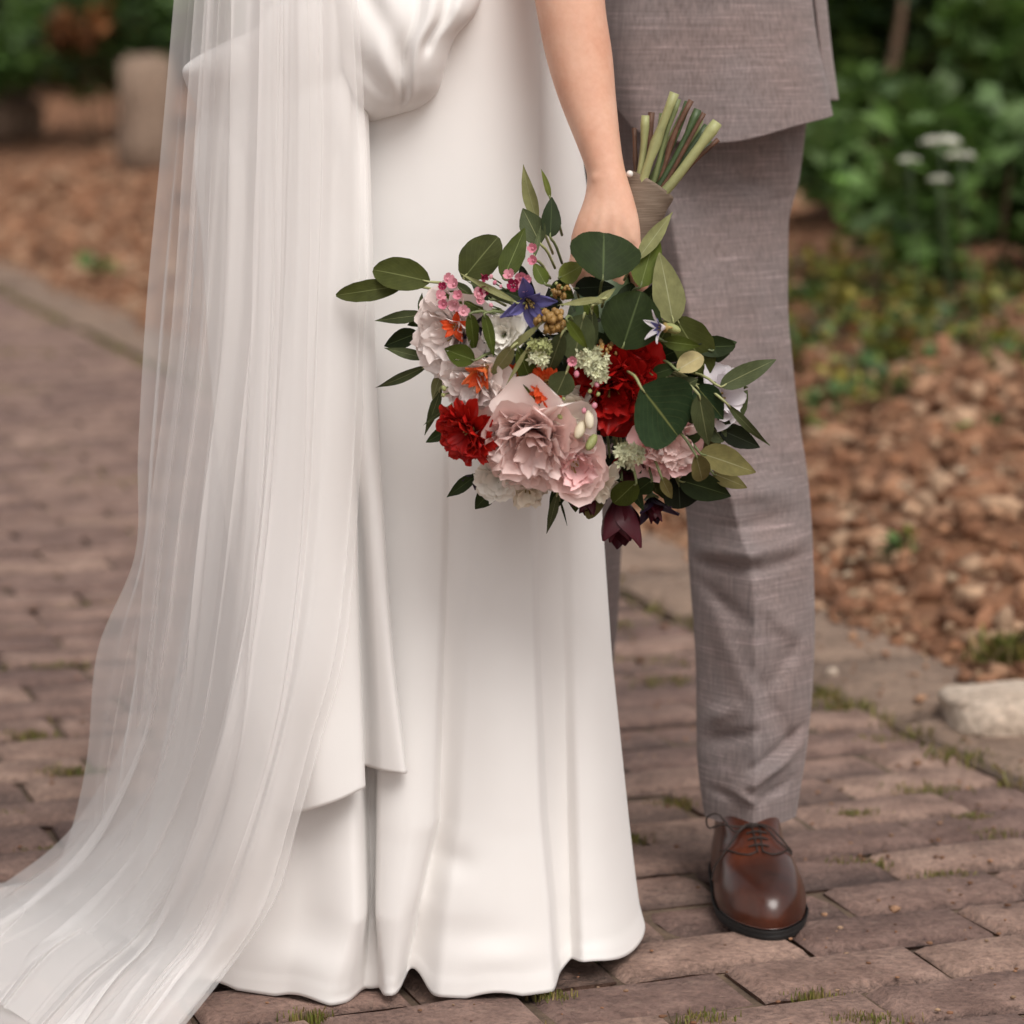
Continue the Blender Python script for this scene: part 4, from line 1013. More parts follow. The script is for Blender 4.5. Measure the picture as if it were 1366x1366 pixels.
def sh_children(sh, Mx, L):
    def strip(pts, r, name, mat):
        add(name, mk_mesh(name, *tube_geo([Mx @ Vector(p) for p in curve_pts(np.array(pts), 26)], r, 7), mat), sh)
    on = lambda x, y, e=.0012: (x, y, surf(L, y, x) + e)
    # facing edges of the quarters, sweeping from the throat down both sides
    for s in (-1, 1):
        strip([on(s*.003, .090, .0005), on(s*.012, .086, .0005), on(s*.022, .092, .0005), on(s*.031, .108, .0005), on(s*.037, .13, .0002)], .0011, 'quarter_edge', M_LACE)
        strip([on(s*.003, .088), on(s*.003, .10), on(s*.0035, .112), on(s*.004, .126)], .0010, 'facing_edge', M_LACE)
    for k, y in enumerate((.098, .107, .116, .125)):
        strip([on(-.011, y+.001, .0002), on(-.005, y, .0018), on(0, y, .0024), on(.005, y, .0018), on(.011, y+.001, .0002)], .0011, 'lace', M_LACE)
    strip([on(0, .127, .003), on(-.012, .122, .006), on(-.024, .119, .008), (-.040, .122, .098), (-.052, .126, .094), (-.050, .128, .082), (-.038, .124, .086), on(-.020, .124, .006), on(-.002, .127, .003)], .0010, 'lace_bow', M_LACE)
    strip([on(0, .127, .003), on(.014, .121, .005), on(.026, .117, .004), on(.033, .114, .003), on(.038, .118, .003)], .0010, 'lace_bow', M_LACE)
    strip([on(0, .127, .003), on(.010, .118, .005), on(.020, .108, .004), on(.030, .106, .003), on(.036, .104, .002)], .0010, 'lace_end', M_LACE)
    strip([on(-.004, .127, .004), on(-.018, .118, .005), on(-.030, .113, .003), on(-.038, .11, .002), (-.046, .11, .045), (-.049, .108, .032)], .0010, 'lace_end', M_LACE)
sh1 = shoe((1030 - CX)/F*3.0 + .0, 3.0, math.radians(3), 'polished brown leather lace-up shoe, toe towards the viewer')
sh2 = shoe((752 - CX)/F*3.5 - .005, 3.30, math.radians(-8), 'brown leather shoe standing behind the ivory dress')

# ------------------------------------------------------------------ bouquet
bq = empty('bouquet', (.07, 2.78, .55)); tag(bq, 'bouquet of peonies and eucalyptus held upside down by its wrapped stems', 'bouquet')
def dome(x, y): return 2.800 - .105*math.sqrt(max(0, 1 - ((x-775)/270)**2 - ((y-510)/210)**2))

def leaf_mesh(L, W, shape, bend, cup, twist, mat, seed):
    r = random.Random(seed); nu, nv = 15, 7; vs, uv = [], []
    for i in range(nu):
        t = i/(nu-1)
        if shape == 'round': w_ = math.sin(math.pi*min(1, max(0, t*.985+.008)))**.55
        elif shape == 'ovate': w_ = (math.sin(math.pi*t**.72)**.85 if 0 < t < 1 else 0)
        else: w_ = (math.sin(math.pi*t**.8)**1.1 if 0 < t < 1 else 0)
        w_ = max(w_, .03); w_ *= 1 + r.uniform(-.03, .03)
        for j in range(nv):
            s = (j/(nv-1)-.5)*2
            x = s*W/2*w_; z = cup*abs(s)**1.6*W*w_ - bend*L*(t**2) + .012*L*math.sin(t*9+seed)*s
            tw = twist*t
            vs.append((x*math.cos(tw) - z*math.sin(tw), L*t, x*math.sin(tw) + z*math.cos(tw))); uv.append((.5 + s*.5, t))
    return mk_mesh('leaf', vs, grid_faces(nu, nv), mat, True, uv)
LV = [
 (573, 376, 496, 356, 43, 'round', 'mid', -.01, .0), (536, 381, 448, 394, 29, 'round', 'mid', -.015, .0), (618, 372, 663, 315, 52, 'round', 'mid', .01, .0), (671, 372, 701, 303, 30, 'ovate', 'bright', .0, .2),
 (717, 299, 695, 221, 19, 'lance', 'pale', .0, .5), (721, 326, 697, 277, 30, 'ovate', 'gray', .005, .2), (734, 317, 737, 262, 26, 'ovate', 'dark', .0, .0), (734, 265, 723, 225, 9, 'lance', 'lime', .0, .4),
 (570, 419, 499, 428, 17, 'lance', 'gray', .0, .1), (572, 424, 543, 434, 15, 'ovate', 'dark', .01, .0), (558, 444, 510, 462, 23, 'ovate', 'dark', .01, .0), (572, 479, 512, 464, 13, 'lance', 'gray', .01, .3),
 (572, 487, 496, 523, 13, 'lance', 'gray', .0, .2), (560, 418, 563, 390, 8, 'lance', 'gray', .02, .0), (645, 415, 588, 385, 23, 'ovate', 'bright', -.02, .3), (692, 405, 612, 364, 9, 'lance', 'pale', -.035, .2),
 (690, 408, 620, 376, 8, 'lance', 'gray', -.030, .2), (627, 418, 635, 473, 18, 'ovate', 'bright', -.045, .2), (646, 418, 660, 477, 16, 'ovate', 'bright', -.045, .3), (634, 481, 590, 465, 25, 'ovate', 'bright', -.035, .2),
 (664, 469, 630, 463, 18, 'ovate', 'dark', -.02, .0), (684, 462, 655, 505, 18, 'ovate', 'pale', -.04, .3), (724, 430, 660, 482, 9, 'lance', 'pale', -.05, .2), (705, 462, 674, 516, 6, 'lance', 'pale', -.05, .2),
 (690, 462, 722, 543, 27, 'lance', 'bright', -.035, .2), (750, 444, 728, 507, 23, 'ovate', 'gray', -.045, .2), (756, 496, 742, 527, 36, 'round', 'gray', -.035, .0), (589, 516, 567, 582, 14, 'lance', 'gray', .01, .2),
 (601, 541, 560, 568, 7, 'lance', 'gray', .0, .2), (601, 572, 568, 590, 17, 'ovate', 'dark', .0, .0), (588, 499, 576, 532, 14, 'ovate', 'pale', .015, .0), (637, 633, 594, 664, 15, 'lance', 'dark', .0, .1),
 (662, 646, 632, 681, 23, 'ovate', 'dark', .0, .1), (744, 655, 730, 719, 11, 'lance', 'gray', -.02, .2), (746, 664, 758, 703, 3, 'lance', 'dark', -.015, .2),
 (804, 374, 807, 308, 80, 'round', 'dark', -.045, .05), (849, 348, 898, 282, 19, 'lance', 'pale', -.02, -.3), (854, 384, 876, 306, 37, 'ovate', 'bright', -.005, .25), (898, 432, 882, 336, 44, 'ovate', 'pale', -.005, .05),
 (830, 465, 855, 389, 82, 'round', 'dark', -.02, .05), (901, 424, 949, 500, 54, 'round', 'mid', -.005, .1), (884, 455, 935, 462, 20, 'ovate', 'bright', -.02, .2), (948, 468, 983, 456, 23, 'ovate', 'dark', .0, .0),
 (903, 494, 938, 473, 24, 'round', 'beige', -.02, .1), (960, 516, 1038, 478, 27, 'ovate', 'gray', -.02, .1), (779, 420, 764, 482, 48, 'round', 'gray', -.03, .05), (755, 425, 785, 468, 15, 'lance', 'bright', -.055, .2),
 (789, 414, 794, 466, 15, 'ovate', 'gray', -.03, .4), (808, 398, 743, 407, 9, 'lance', 'pale', -.055, .1), (790, 408, 825, 381, 9, 'lance', 'pale', -.05, .1), (745, 371, 782, 353, 25, 'ovate', 'lime', -.03, .2),
 (744, 382, 765, 400, 22, 'ovate', 'bright', -.02, .2), (766, 385, 820, 380, 27, 'ovate', 'deep', -.01, .0), (855, 517, 906, 582, 90, 'round', 'blue', -.05, .05), (932, 526, 946, 597, 31, 'ovate', 'gray', -.045, .1),
 (967, 536, 1031, 604, 11, 'lance', 'gray', -.03, .3), (928, 514, 967, 560, 38, 'ovate', 'blue', -.015, .1), (958, 572, 1017, 597, 27, 'ovate', 'deep', .0, .0), (933, 604, 1011, 629, 35, 'ovate', 'olive', -.02, .1),
 (950, 631, 999, 650, 22, 'ovate', 'olive', .0, .1), (928, 607, 940, 645, 23, 'round', 'olive', -.035, .1), (905, 640, 981, 662, 36, 'ovate', 'dark', -.005, .1), (905, 645, 908, 679, 48, 'round', 'deep', .0, .0),
 (849, 643, 818, 673, 31, 'round', 'bright', -.03, .1), (882, 636, 897, 667, 13, 'ovate', 'olive', -.03, .2), (972, 560, 997, 520, 27, 'ovate', 'gray', .01, .1), (870, 640, 845, 660, 24, 'ovate', 'dark', -.015, .1),
 (712, 345, 722, 300, 6, 'lance', 'gray', -.01, .2), (728, 380, 712, 350, 18, 'ovate', 'bright', -.01, .1), (735, 395, 760, 372, 18, 'ovate', 'dark', -.02, .1), (655, 400, 628, 372, 18, 'ovate', 'dark', .0, .1),
 (700, 400, 665, 385, 16, 'ovate', 'dark', -.005, .1), (812, 470, 790, 440, 22, 'ovate', 'dark', -.01, .1), (915, 590, 935, 550, 30, 'ovate', 'dark', -.005, .1), (830, 640, 800, 625, 25, 'ovate', 'deep', -.005, .1),
 (780, 402, 800, 425, 20, 'ovate', 'bright', -.03, .2), (905, 520, 930, 505, 22, 'ovate', 'gray', -.01, .1), (630, 395, 600, 375, 16, 'ovate', 'gray', .01, .1), (870, 500, 905, 488, 18, 'ovate', 'dark', -.005, .1)]
_r = random.Random(77)
for k in range(46):
    th = _r.uniform(-.35, 1.15)*math.pi/2*1.15 if k < 30 else _r.uniform(0, 2*math.pi)
    q = _r.uniform(.55, .86); x0 = 790 + 185*q*math.cos(th); y0 = 515 + 150*q*math.sin(th); l = _r.uniform(38, 62); t2 = th + _r.uniform(-.5, .5)
    LV.append((x0, y0, x0 + l*math.cos(t2), y0 + l*math.sin(t2), _r.uniform(16, 34), _r.choice(('ovate', 'ovate', 'round')), _r.choice(('dark', 'deep', 'dark', 'gray', 'mid', 'olive')), _r.uniform(.008, .03), _r.uniform(0, .4)))
for k, (x0, y0, x1, y1, wd, shp, colr, dz, tw) in enumerate(LV):
    r = random.Random(k*13+5)
    yb = dome(x0, y0) + dz; b = Vector(P(x0, y0, yb)); yt = dome(x1, y1)*.35 + yb*.65 + r.uniform(-.012, .008)
    t = Vector(P(x1, y1, yt)); ax = t - b; L = ax.length; W = wd/F*yb
    yv = ax.normalized(); zv = Vector((r.uniform(-.3, .3), -1, r.uniform(-.05, .45))); zv = (zv - yv*zv.dot(yv)).normalized(); xv = yv.cross(zv)
    Mx = Matrix(((xv.x, yv.x, zv.x, b.x), (xv.y, yv.y, zv.y, b.y), (xv.z, yv.z, zv.z, b.z), (0, 0, 0, 1)))
    W *= 1.0/max(.75, abs(zv.y))
    me = leaf_mesh(L, W, shp, r.uniform(.02, .16), r.uniform(.04, .16), tw*r.choice((-1, 1)), LEAF[colr], k)
    lf = add('leaf', me, bq, True, Mx)
    # stalk back towards the middle of the bouquet
    c = Vector(P(x0*.72 + 790*.28, y0*.72 + 440*.28, yb + .03)); m_ = b*.55 + c*.45 + Vector((0, -.004, .004))
    add('stalk', mk_mesh('stalk', *tube_geo([tuple(v) for v in curve_pts(np.array([c, m_, b, b + ax*.12]), 8)], [.0014]*5 + [.0011, .0009, .0005], 5), M_STEMP if colr in ('gray', 'mid', 'blue', 'pale') else M_STEMG), bq)

# dark filler foliage inside
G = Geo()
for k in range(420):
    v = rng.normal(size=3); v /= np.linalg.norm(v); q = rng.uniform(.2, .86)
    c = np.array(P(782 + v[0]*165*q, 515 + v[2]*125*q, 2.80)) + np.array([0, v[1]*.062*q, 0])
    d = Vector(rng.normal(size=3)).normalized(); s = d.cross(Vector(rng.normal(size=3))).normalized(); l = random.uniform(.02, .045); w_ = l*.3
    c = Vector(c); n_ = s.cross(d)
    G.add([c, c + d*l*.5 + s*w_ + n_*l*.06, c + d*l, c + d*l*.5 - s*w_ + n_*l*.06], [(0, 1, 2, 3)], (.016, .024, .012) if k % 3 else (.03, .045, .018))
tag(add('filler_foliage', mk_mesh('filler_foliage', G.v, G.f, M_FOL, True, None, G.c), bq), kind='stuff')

# petals
_pc = {}
def petal_me(kind, mat, var, seed):
    key = (kind, mat, var)
    if key in _pc: return _pc[key]
    r = random.Random(sum(ord(ch)*(q+3) for q, ch in enumerate(kind + mat)) + 101*var + seed); nu, nv = 9, 9
    W, a0_, a1_, cup, ruf, notch = {'guard': (1.1, .25, .45, .34, .03, .24), 'ruffle': (.80, .15, .40, .36, .065, .26), 'strap': (.46, .1, .5, .20, .04, .12), 'point': (.34, .05, .35, .18, .02, -.15),
                                    'rose': (1.0, .2, .6, .42, .05, .03), 'tulip': (.72, .35, -.45, .5, .015, -.10), 'star': (.30, .0, .9, .15, .02, -.25), 'clem': (.46, .0, .35, .14, .04, -.18)}[kind]
    W *= r.uniform(.88, 1.12); ph = [r.uniform(0, 6.3) for _ in range(6)]
    vs, uv = [], []; px = pz = 0.0; prev = 0
    for i in range(nu):
        t = i/(nu-1); ang_ = a0_ + (a1_-a0_)*t
        if i: px += math.sin(ang_)/(nu-1); pz += math.cos(ang_)/(nu-1)
        if kind in ('point', 'star', 'clem', 'tulip'): w_ = math.sin(math.pi*min(.985, t*.93+.06)**.85)**.9
        else: w_ = (.22 + .78*math.sin(math.pi/2*min(1, t*1.25))) * (1 - max(0, t-.72)**2*3.2)
        for j in range(nv):
            s = (j/(nv-1)-.5)*2
            y = s*W/2*w_
            inw = cup*abs(s)**1.8*W*w_*(1-.3*t)
            rf = ruf*t*t*(math.sin(s*5+ph[0]) + .7*math.sin(s*9.5+ph[1]) + .4*math.sin(s*15+ph[2]))
            tip = -notch*t**3*abs(s)**2*(1 if notch > 0 else 1) + (ruf*.55*t**4*(math.sin(s*8+ph[3]) + .7*math.sin(s*17+ph[4])))
            if notch < 0: tip = 0
            nx_, nz_ = -math.cos(ang_), math.sin(ang_)
            vs.append((px + nx_*(inw + rf) + math.sin(ang_)*tip, y, pz + nz_*(inw+rf) + math.cos(ang_)*tip)); uv.append((j/(nv-1), t))
    me = mk_mesh('petal', vs, grid_faces(nu, nv), PET[mat], True, uv); _pc[key] = me
    return me
def axis_frame(c, ax, roll=0.):
    z = Vector(ax).normalized(); x = z.cross(Vector((.3, .2, 1))).normalized(); y = z.cross(x)
    return Matrix(((x.x, y.x, z.x, c[0]), (x.y, y.y, z.y, c[1]), (x.z, y.z, z.z, c[2]), (0, 0, 0, 1))) @ Matrix.Rotation(roll, 4, 'Z')
def flower(name, x, y, rad_px, ax, rings, dz=0., core=None, core_mat=M_STAMEN, seed=0, lab=None, calyx=True):
    """rings: (count, kind, material, length factor, tilt from axis, radius factor at base, jitter)"""
    Y = dome(x, y) + dz; R = rad_px/F*Y; r = random.Random(seed)
    axn = Vector(ax).normalized(); c = Vector(P(x, y, Y)) - axn*R*.45
    B = axis_frame(c, ax, r.uniform(0, 6))
    G = Geo()
    v, f = tube_geo([(0, 0, -R*.5), (0, 0, -R*.2), (0, 0, .0)], [R*.06, R*.10, R*.30], 10); G.add(v, f)
    if core:
        for q in range(core):
            a = r.uniform(0, 6.3); k = math.sqrt(r.random())*R*.22; h = R*r.uniform(.25, .45)
            G.add(*tube_geo([(k*.4*math.cos(a), k*.4*math.sin(a), 0), (k*math.cos(a), k*math.sin(a), h)], [R*.015, R*.03], 5))
    par = add(name, mk_mesh(name, [B @ Vector(p) for p in G.v], G.f, core_mat), bq)
    if lab: par['label'] = lab
    g = 0
    for (n, kind, mat, lf, tilt, br, jit) in rings:
        a_0 = r.uniform(0, 6.3)
        for k in range(n):
            az_ = a_0 + 2*math.pi*k/n + r.uniform(-.25, .25)*jit*4
            s = R*lf*r.uniform(1-jit, 1+jit)
            Mx = B @ Matrix.Rotation(az_, 4, 'Z') @ Matrix.Translation((R*br, 0, -R*.05 + g*R*.006)) @ Matrix.Rotation(tilt + r.uniform(-jit, jit), 4, 'Y') @ Matrix.Rotation(r.uniform(-.2, .2), 4, 'Z') @ Matrix.Scale(s, 4)
            add('petal', petal_me(kind, mat, r.randrange(5), seed), par, True, Mx)
        g += 1
    return par
PEO = lambda o, i, o2=None: [(6, 'guard', o, 1.15, 1.05, .12, .12), (6, 'guard', o2 or o, 1.1, .78, .10, .14), (9, 'ruffle', o2 or o, 1.02, .66, .10, .16), (10, 'ruffle', i, .98, .45, .10, .18), (9, 'ruffle', i, .92, .26, .08, .18), (7, 'strap', i, .85, .10, .06, .2)]
flower('peony', 708, 594, 70, (-.10, -.85, -.44), PEO('pale', 'blush', 'blush'), -.030, None, seed=1, lab='large blush pink peony in the middle')
# its broad pale guard petal folded over the top
flower('peony', 768, 622, 50, (.2, -.92, -.25), [(6, 'guard', 'blush', 1.1, .75, .10, .14), (6, 'guard', 'blush', 1.05, .48, .08, .14), (7, 'ruffle', 'pink', 1.0, .3, .06, .16), (5, 'ruffle', 'pink', .9, .12, .05, .16)], -.024, 6, seed=2, lab='half closed pink peony beside the large one')
flower('peony', 598, 448, 54, (-.55, -.8, -.1), PEO('pale', 'pale'), -.012, 6, seed=3, lab='pale blush peony on the outer edge')
flower('peony', 630, 512, 46, (-.45, -.8, -.25), PEO('pale', 'pale', 'pale'), -.018, 6, seed=4, lab='pale ruffled peony above the red dahlia')
flower('peony', 893, 592, 46, (.35, -.9, -.2), PEO('pink', 'blush', 'pink'), -.004, 6, seed=5, lab='pink peony half covered by a round leaf')
flower('peony', 820, 525, 58, (.10, -.85, -.30), PEO('red', 'red', 'red'), .000, 8, seed=6, lab='deep red ruffled peony')
flower('peony', 850, 490, 38, (.2, -.75, .1), [(6, 'guard', 'red', 1.1, .75, .1, .14), (6, 'ruffle', 'red', 1.05, .5, .08, .16), (6, 'ruffle', 'red', .95, .2, .05, .16)], -.004, 4, seed=16, lab='smaller red bloom above the red peony')
flower('dahlia', 616, 580, 41, (-.62, -.7, -.30), [(9, 'strap', 'scarlet', 1.1, 1.2, .1, .12), (11, 'strap', 'scarlet', 1.1, .95, .1, .14), (11, 'ruffle', 'red', 1.0, .70, .08, .14), (9, 'ruffle', 'scarlet', .95, .45, .06, .14), (7, 'strap', 'red', .85, .2, .04, .14)], -.045, 4, seed=7, lab='scarlet dahlia with pointed petals')
ROSE = lambda m: [(5, 'rose', m, 1.05, .75, .10, .12), (5, 'rose', m, 1.0, .50, .08, .12), (5, 'rose', m, .95, .28, .06, .12), (4, 'rose', m, .85, .08, .04, .1)]
flower('lisianthus', 671, 446, 30, (-.2, -.9, .1), ROSE('white'), -.022, 4, M_STEMG, seed=8, lab='white lisianthus near the violet clematis')
flower('lisianthus', 762, 545, 27, (.1, -.9, .15), ROSE('cream'), -.012, 4, M_STEMG, seed=9, lab='cream lisianthus between pink and red peonies')
flower('lisianthus', 662, 640, 30, (-.3, -.9, -.25), ROSE('white'), -.020, 4, M_STEMG, seed=10)
flower('lisianthus', 703, 656, 30, (0, -.85, -.4), [(6, 'ruffle', 'cream', 1.0, .75, .1, .15), (6, 'ruffle', 'cream', .95, .4, .08, .15), (5, 'strap', 'cream', .9, .15, .05, .15)], -.010, 6, seed=11)
flower('lisianthus', 798, 648, 30, (.2, -.85, -.4), [(5, 'ruffle', 'cream', 1.15, .95, .1, .15), (6, 'ruffle', 'cream', 1.0, .6, .08, .15), (4, 'strap', 'cream', .9, .2, .05, .15)], -.016, 4, M_STEMG, seed=12)
flower('lisianthus', 968, 528, 38, (.6, -.7, .1), [(5, 'guard', 'lilac', 1.1, 1.0, .1, .12), (5, 'guard', 'lilac', 1.0, .6, .08, .12), (4, 'rose', 'lilac', .9, .3, .06, .12)], -.004, 4, seed=13, lab='lilac white bloom behind grey green leaves')
ALS = [(6, 'clem', 'amber', 1.2, .42, .05, .12), (3, 'clem', 'orange', 1.1, .25, .03, .12)]
flower('alstroemeria', 642, 500, 30, (-.45, -.75, -.45), ALS, -.032, 5, seed=20, lab='orange alstroemeria trumpet')
flower('alstroemeria', 688, 504, 34, (.1, -.9, -.1), [(6, 'clem', 'orange', 1.1, .8, .05, .12), (5, 'strap', 'orange', 1.0, .5, .05, .14)], -.004, 6, seed=21)
flower('marigold', 730, 512, 30, (.1, -.95, .1), [(12, 'strap', 'orange', .95, .9, .1, .15), (12, 'strap', 'orange', .85, .6, .1, .15), (9, 'strap', 'amber', .7, .3, .06, .15)], -.026, 16, M_SEED, seed=22, lab='orange bloom with dark seeded centre')
flower('alstroemeria', 606, 436, 22, (-.2, -.9, 0), [(5, 'clem', 'orange', 1.1, .8, .05, .12), (3, 'strap', 'orange', 1., .4, .05, .14)], -.030, 4, seed=23)
flower('clematis', 706, 408, 36, (.10, -.85, -.35), [(4, 'clem', 'blue', 1.15, .95, .06, .12), (3, 'clem', 'blue', 1.1, .55, .05, .14)], -.035, 14, M_STAMEN, seed=24, lab='violet blue clematis with open petals')
flower('clematis', 638, 438, 22, (0, -.9, -.2), [(5, 'clem', 'plum', 1.1, .8, .06, .12)], -.02, 6, M_STEMG, seed=25)
flower('clematis', 878, 437, 24, (-.85, -.5, .05), [(5, 'star', 'lilac', 1.35, .30, .04, .08), (5, 'star', 'blue', .9, .15, .02, .08)], -.045, 6, M_STAMEN, seed=26, lab='small violet bell with curled tips on a round leaf')
flower('clematis', 630, 640, 16, (-.4, -.6, -.6), [(4, 'clem', 'plum', 1.1, .7, .05, .12)], .0, 4, M_STEMG, seed=27)
flower('clematis', 872, 680, 36, (.15, -.5, -.85), [(5, 'clem', 'plum', 1.15, .55, .06, .12), (4, 'tulip', 'wine', 1.0, .3, .05, .12)], .0, 6, M_STEMG, seed=28, lab='blackish plum clematis at the lowest edge')
flower('tulip', 828, 686, 44, (.0, -.30, -.95), [(3, 'tulip', 'wine', 1.55, .40, .18, .06), (3, 'tulip', 'wine', 1.45, .30, .12, .06)], -.006, 3, M_STEMG, seed=29, lab='dark wine red tulip hanging lowest')
flower('tulip', 784, 670, 26, (-.35, -.30, -.85), [(3, 'tulip', 'wine', 1.3, .6, .16, .06), (3, 'tulip', 'wine', 1.2, .4, .1, .06)], .006, 3, M_STEMG, seed=30)
flower('peony', 835, 632, 34, (.1, -.7, -.6), [(5, 'guard', 'red', 1.05, .8, .1, .14), (5, 'ruffle', 'wine', 1., .5, .08, .14), (4, 'ruffle', 'wine', .9, .2, .06, .14)], .006, 3, M_STEMG, seed=31)
flower('peony', 790, 500, 24, (-.2, -.9, 0), [(4, 'rose', 'red', 1.1, .6, .1, .12), (4, 'rose', 'red', 1., .3, .08, .12)], -.008, 3, M_STEMG, seed=32)

# waxflowers: small pink cups
def wax_me(mat, seed):
    r = random.Random(seed); G = Geo()
    for k in range(5):
        a = 2*math.pi*k/5; v = []
        for i in range(4):
            for j in range(3):
                t, s = i/3, j-1
                rad = .25 + .62*t; h = .0 + .75*t**1.3*(1-.2*abs(s)); ww = (.35 + .45*math.sin(math.pi*min(.9, t*.75+.12)))*.85
                b = a + s*ww; v.append((rad*math.cos(b), rad*math.sin(b), h))
        G.add(v, grid_faces(4, 3))
    G.add(IV*.3 + np.array([0, 0, .1]), IF); G.add(*tube_geo([(0, 0, -1.2), (0, 0, 0)], [.06, .22], 6))
    return mk_mesh('waxflower', G.v, G.f, PET[mat])
WX = [wax_me('wax', 1), wax_me('wax', 2), wax_me('waxdark', 3)]
def bud_me(mat):
    return mk_mesh('bud', IV2*np.array([.5, .5, .6]), IF2, mat)
BUDW = bud_me(PET['wax']); BUDG = bud_me(M_BUD); BUDC = bud_me(PET['cream'])
wf = [(597, 373, 8, 0), (606, 380, 8, 0), (586, 396, 8, 1), (592, 406, 7, 0), (607, 405, 9, 1), (618, 416, 8, 0), (638, 393, 9, 1), (647, 386, 7, 2), (680, 368, 8, 0), (695, 371, 9, 1), (703, 372, 6, 0), (685, 381, 9, 2), (699, 383, 8, 1), (711, 332, 7, 0), (712, 348, 7, 1), (645, 369, 6, 2), (764, 482, 7, 1), (590, 383, 6, 2), (612, 394, 7, 1), (640, 402, 6, 0)]
for k, (x, y, s, v) in enumerate(wf):
    r = random.Random(k); Y = dome(x, y) - .038; c = P(x, y, Y)
    Mx = axis_frame(c, (r.uniform(-.6, .6), -1, r.uniform(-.5, .7)), r.uniform(0, 6)) @ Matrix.Scale(s*1.15/F*Y, 4)
    add('waxflower', WX[v], bq, True, Mx)
for k, (x, y, s, me) in enumerate([(655, 369, 5, BUDW), (660, 377, 5, BUDW), (668, 382, 4, BUDW), (655, 407, 5, BUDW), (769, 499, 7, BUDW), (796, 513, 6, BUDW), (793, 541, 7, BUDW), (787, 522, 5, BUDG), (798, 526, 5, BUDG), (779, 548, 6, BUDW),
                                   (774, 573, 13, BUDC), (786, 560, 12, BUDC), (789, 590, 12, BUDG), (752, 532, 4, BUDG), (747, 556, 6, BUDG), (592, 518, 6, BUDG), (591, 527, 5, BUDG), (742, 378, 4, BUDG), (738, 390, 4, BUDG), (749, 384, 4, BUDG), (896, 438, 12, BUDG)]):
    Y = dome(x, y) - .034; r = random.Random(k+90); c = P(x, y, Y)
    sc3 = Matrix.Diagonal((s*1.1/F*Y, s*1.1/F*Y, s*(1.9 if s > 10 else 1.2)/F*Y, 1))
    add('bud', me, bq, True, axis_frame(c, (r.uniform(-.5, .5) if x != 896 else 1, -.4, r.uniform(-1, -.3) if x != 896 else -.3)) @ sc3)
    add('stalk', mk_mesh('stalk', *tube_geo([tuple(P(x*.9+79, y*.9+46, Y+.03)), tuple(P(x*.97+23, y*.97+14, Y+.008)), tuple(c)], .0008, 5), M_STEMG), bq)
def cluster(name, x, y, rad, n, s, mat, seed, star=False, dz=-.03):
    r = random.Random(seed); G = Geo(); Y0 = dome(x, y) + dz
    for k in range(n):
        a = r.uniform(0, 6.3); q = math.sqrt(r.random())*rad; c = np.array(P(x + q*math.cos(a), y + q*.8*math.sin(a), Y0 - .010*(1-(q/rad)**2) + r.uniform(-.004, .004)))
        ss = s/F*Y0*r.uniform(.7, 1.25)
        if star:
            A = axis_frame(c, (r.uniform(-.7, .7), -1, r.uniform(-.7, .7)), r.uniform(0, 6))
            for m in range(5):
                R_ = A @ Matrix.Rotation(2*math.pi*m/5, 4, 'Z')
                G.add([R_ @ Vector(v)*1.0 for v in ((0, 0, 0), (.5*ss, .28*ss, .15*ss), (1.0*ss, 0, .3*ss), (.5*ss, -.28*ss, .15*ss))], [(0, 1, 2, 3)])
            G.add(IV*ss*.28 + c, IF)
        else:
            R_ = np.array(Matrix.Rotation(r.uniform(0, 6), 3, 'X') @ Matrix.Rotation(r.uniform(0, 6), 3, 'Z')); G.add((IV*ss*np.array([.5, .5, .8])) @ R_.T + c, IF)
        G.add(*tube_geo([tuple(c), tuple(np.array(P(x, y, Y0 + .02)))], [.0005, .0008], 4))
    return add(name, mk_mesh(name, G.v, G.f, mat), bq)
cluster('seed_cluster', 735, 428, 20, 44, 9, M_SEED, 1, dz=-.045); cluster('seed_cluster', 748, 388, 12, 18, 6, M_SEED, 2, dz=-.035); cluster('seed_cluster', 805, 470, 18, 26, 6, M_SEED, 3, dz=-.01)
cluster('floret_cluster', 720, 464, 15, 26, 7, M_BUD, 4, True, -.045); cluster('floret_cluster', 720, 478, 12, 22, 7, M_FLORET, 5, True, -.045)
cluster('floret_cluster', 790, 482, 22, 40, 8, M_FLORET, 6, True, -.025); cluster('floret_cluster', 795, 500, 14, 20, 7, M_FLORET, 7, True, -.028)
cluster('floret_cluster', 839, 606, 19, 34, 8, M_FLORET, 8, True, -.035)

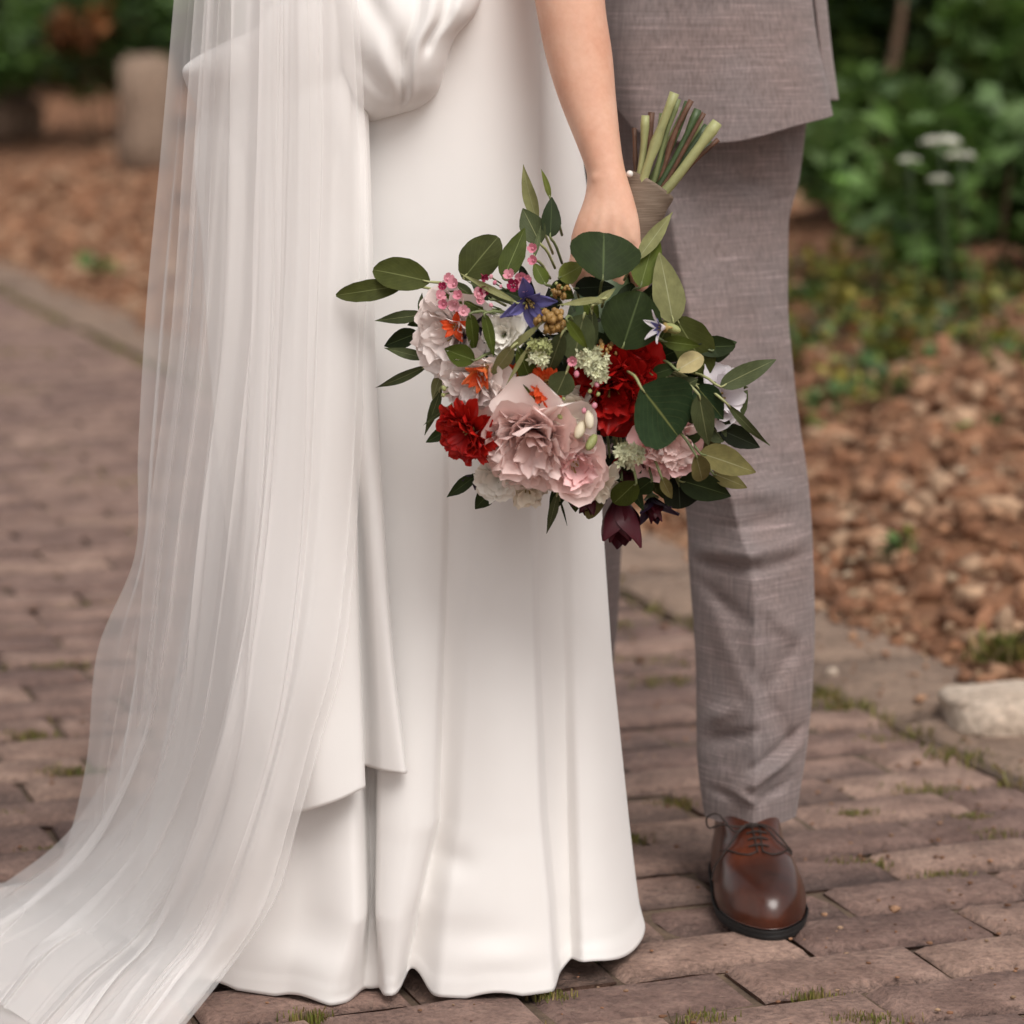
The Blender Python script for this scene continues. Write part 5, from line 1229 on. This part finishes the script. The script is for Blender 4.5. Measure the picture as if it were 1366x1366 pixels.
# stems and ribbon wrap
hb, ht = np.array(P(822, 345, 2.838)), np.array(P(868, 246, 2.852))
ax = ht - hb
def wrap():
    n, m = 40, 26; vs = []; z = Vector(ax).normalized(); x = z.cross(Vector((0, 1, 0))).normalized(); y = z.cross(x)
    for i in range(m):
        t = i/(m-1); rr = (.0205 + .004*t) + .0003*math.sin(i*1.1)
        for k in range(n):
            a = 2*math.pi*k/n; q = Vector(hb + ax*t) + x*math.cos(a)*rr*1.0 + y*math.sin(a)*rr*.9
            q += z*(.003*math.cos(a)*t); vs.append(q)
    f = grid_faces(m, n, True)
    return add('ribbon_wrap', mk_mesh('ribbon_wrap', vs, f, M_WRAP), bq)
wp = wrap(); so = wp.modifiers.new('thickness', 'SOLIDIFY'); so.thickness = .0015; so.offset = 1
ST = [(848, 236, 846, 171, 5, 'b', .0), (853, 238, 861, 154, 8, 'p', -.012), (862, 238, 869, 150, 7, 'b', .004), (858, 240, 900, 124, 10, 'p', -.020), (872, 242, 905, 132, 6, 'g', -.014), (874, 240, 918, 136, 8, 'd', -.004), (880, 242, 922, 134, 6, 'b', -.006),
      (882, 244, 931, 146, 8, 'd', -.008), (888, 244, 939, 151, 5, 'b', -.014), (884, 246, 943, 168, 8, 'd', .0), (892, 250, 957, 163, 11, 'p', -.016), (894, 252, 958, 186, 5, 'b', -.004), (868, 242, 912, 150, 7, 'g', .006), (878, 246, 935, 160, 6, 'g', .010),
      (856, 240, 884, 152, 7, 'g', .010), (872, 244, 890, 146, 5, 'd', .012), (886, 250, 950, 190, 5, 'd', .010)]
for k, (x0, y0, x1, y1, wd, c, dz) in enumerate(ST):
    r = wd*1.3/2/F*2.85; a = np.array(P(x0, y0, 2.850 + dz*.8)); b = np.array(P(x1, y1, 2.860 + dz*1.4)); dv = (b-a)
    a2 = a - dv*.35 - np.array([0, 0, .0]); a2 = a2*.5 + .5*(hb*.4 + ht*.6)
    mid = a + dv*.5 + np.array([random.uniform(-.0035, .0035), random.uniform(-.002, .002), random.uniform(-.0035, .0035)])
    rad = [r*.9, r, r*1.0, r*.94, r*.9, r*1.22 if k % 3 == 0 else r*.92, r*.9, r*(1.2 if k % 3 == 1 else .92), r*1.04]
    add('stem', mk_mesh('stem', *tube_geo([tuple(v) for v in curve_pts(np.array([a2, a, mid, b]), 9)], rad, 9), {'b': M_STEMB, 'p': M_STEMP, 'g': M_STEMG, 'd': M_STEMD}[c]), bq)
# the bundle of stems inside the wrap, running on into the flowers
vs, fs = tube_geo([tuple(v) for v in curve_pts(np.array([ht - ax*.05, hb, P(800, 400, 2.815), P(785, 470, 2.80)]), 14)], list(np.linspace(.019, .03, 14)), 14)
add('stem_bundle', mk_mesh('stem_bundle', vs, fs, M_STEMD), bq)
add('pearl_pin', mk_mesh('pearl_pin', IV2*.0035 + P(840, 232, 2.828), IF2, mat_plain('pearl', (.75, .72, .68, 1), .25)), bq)

for o in bpy.data.objects:
    if '_off' in o: del o['_off']
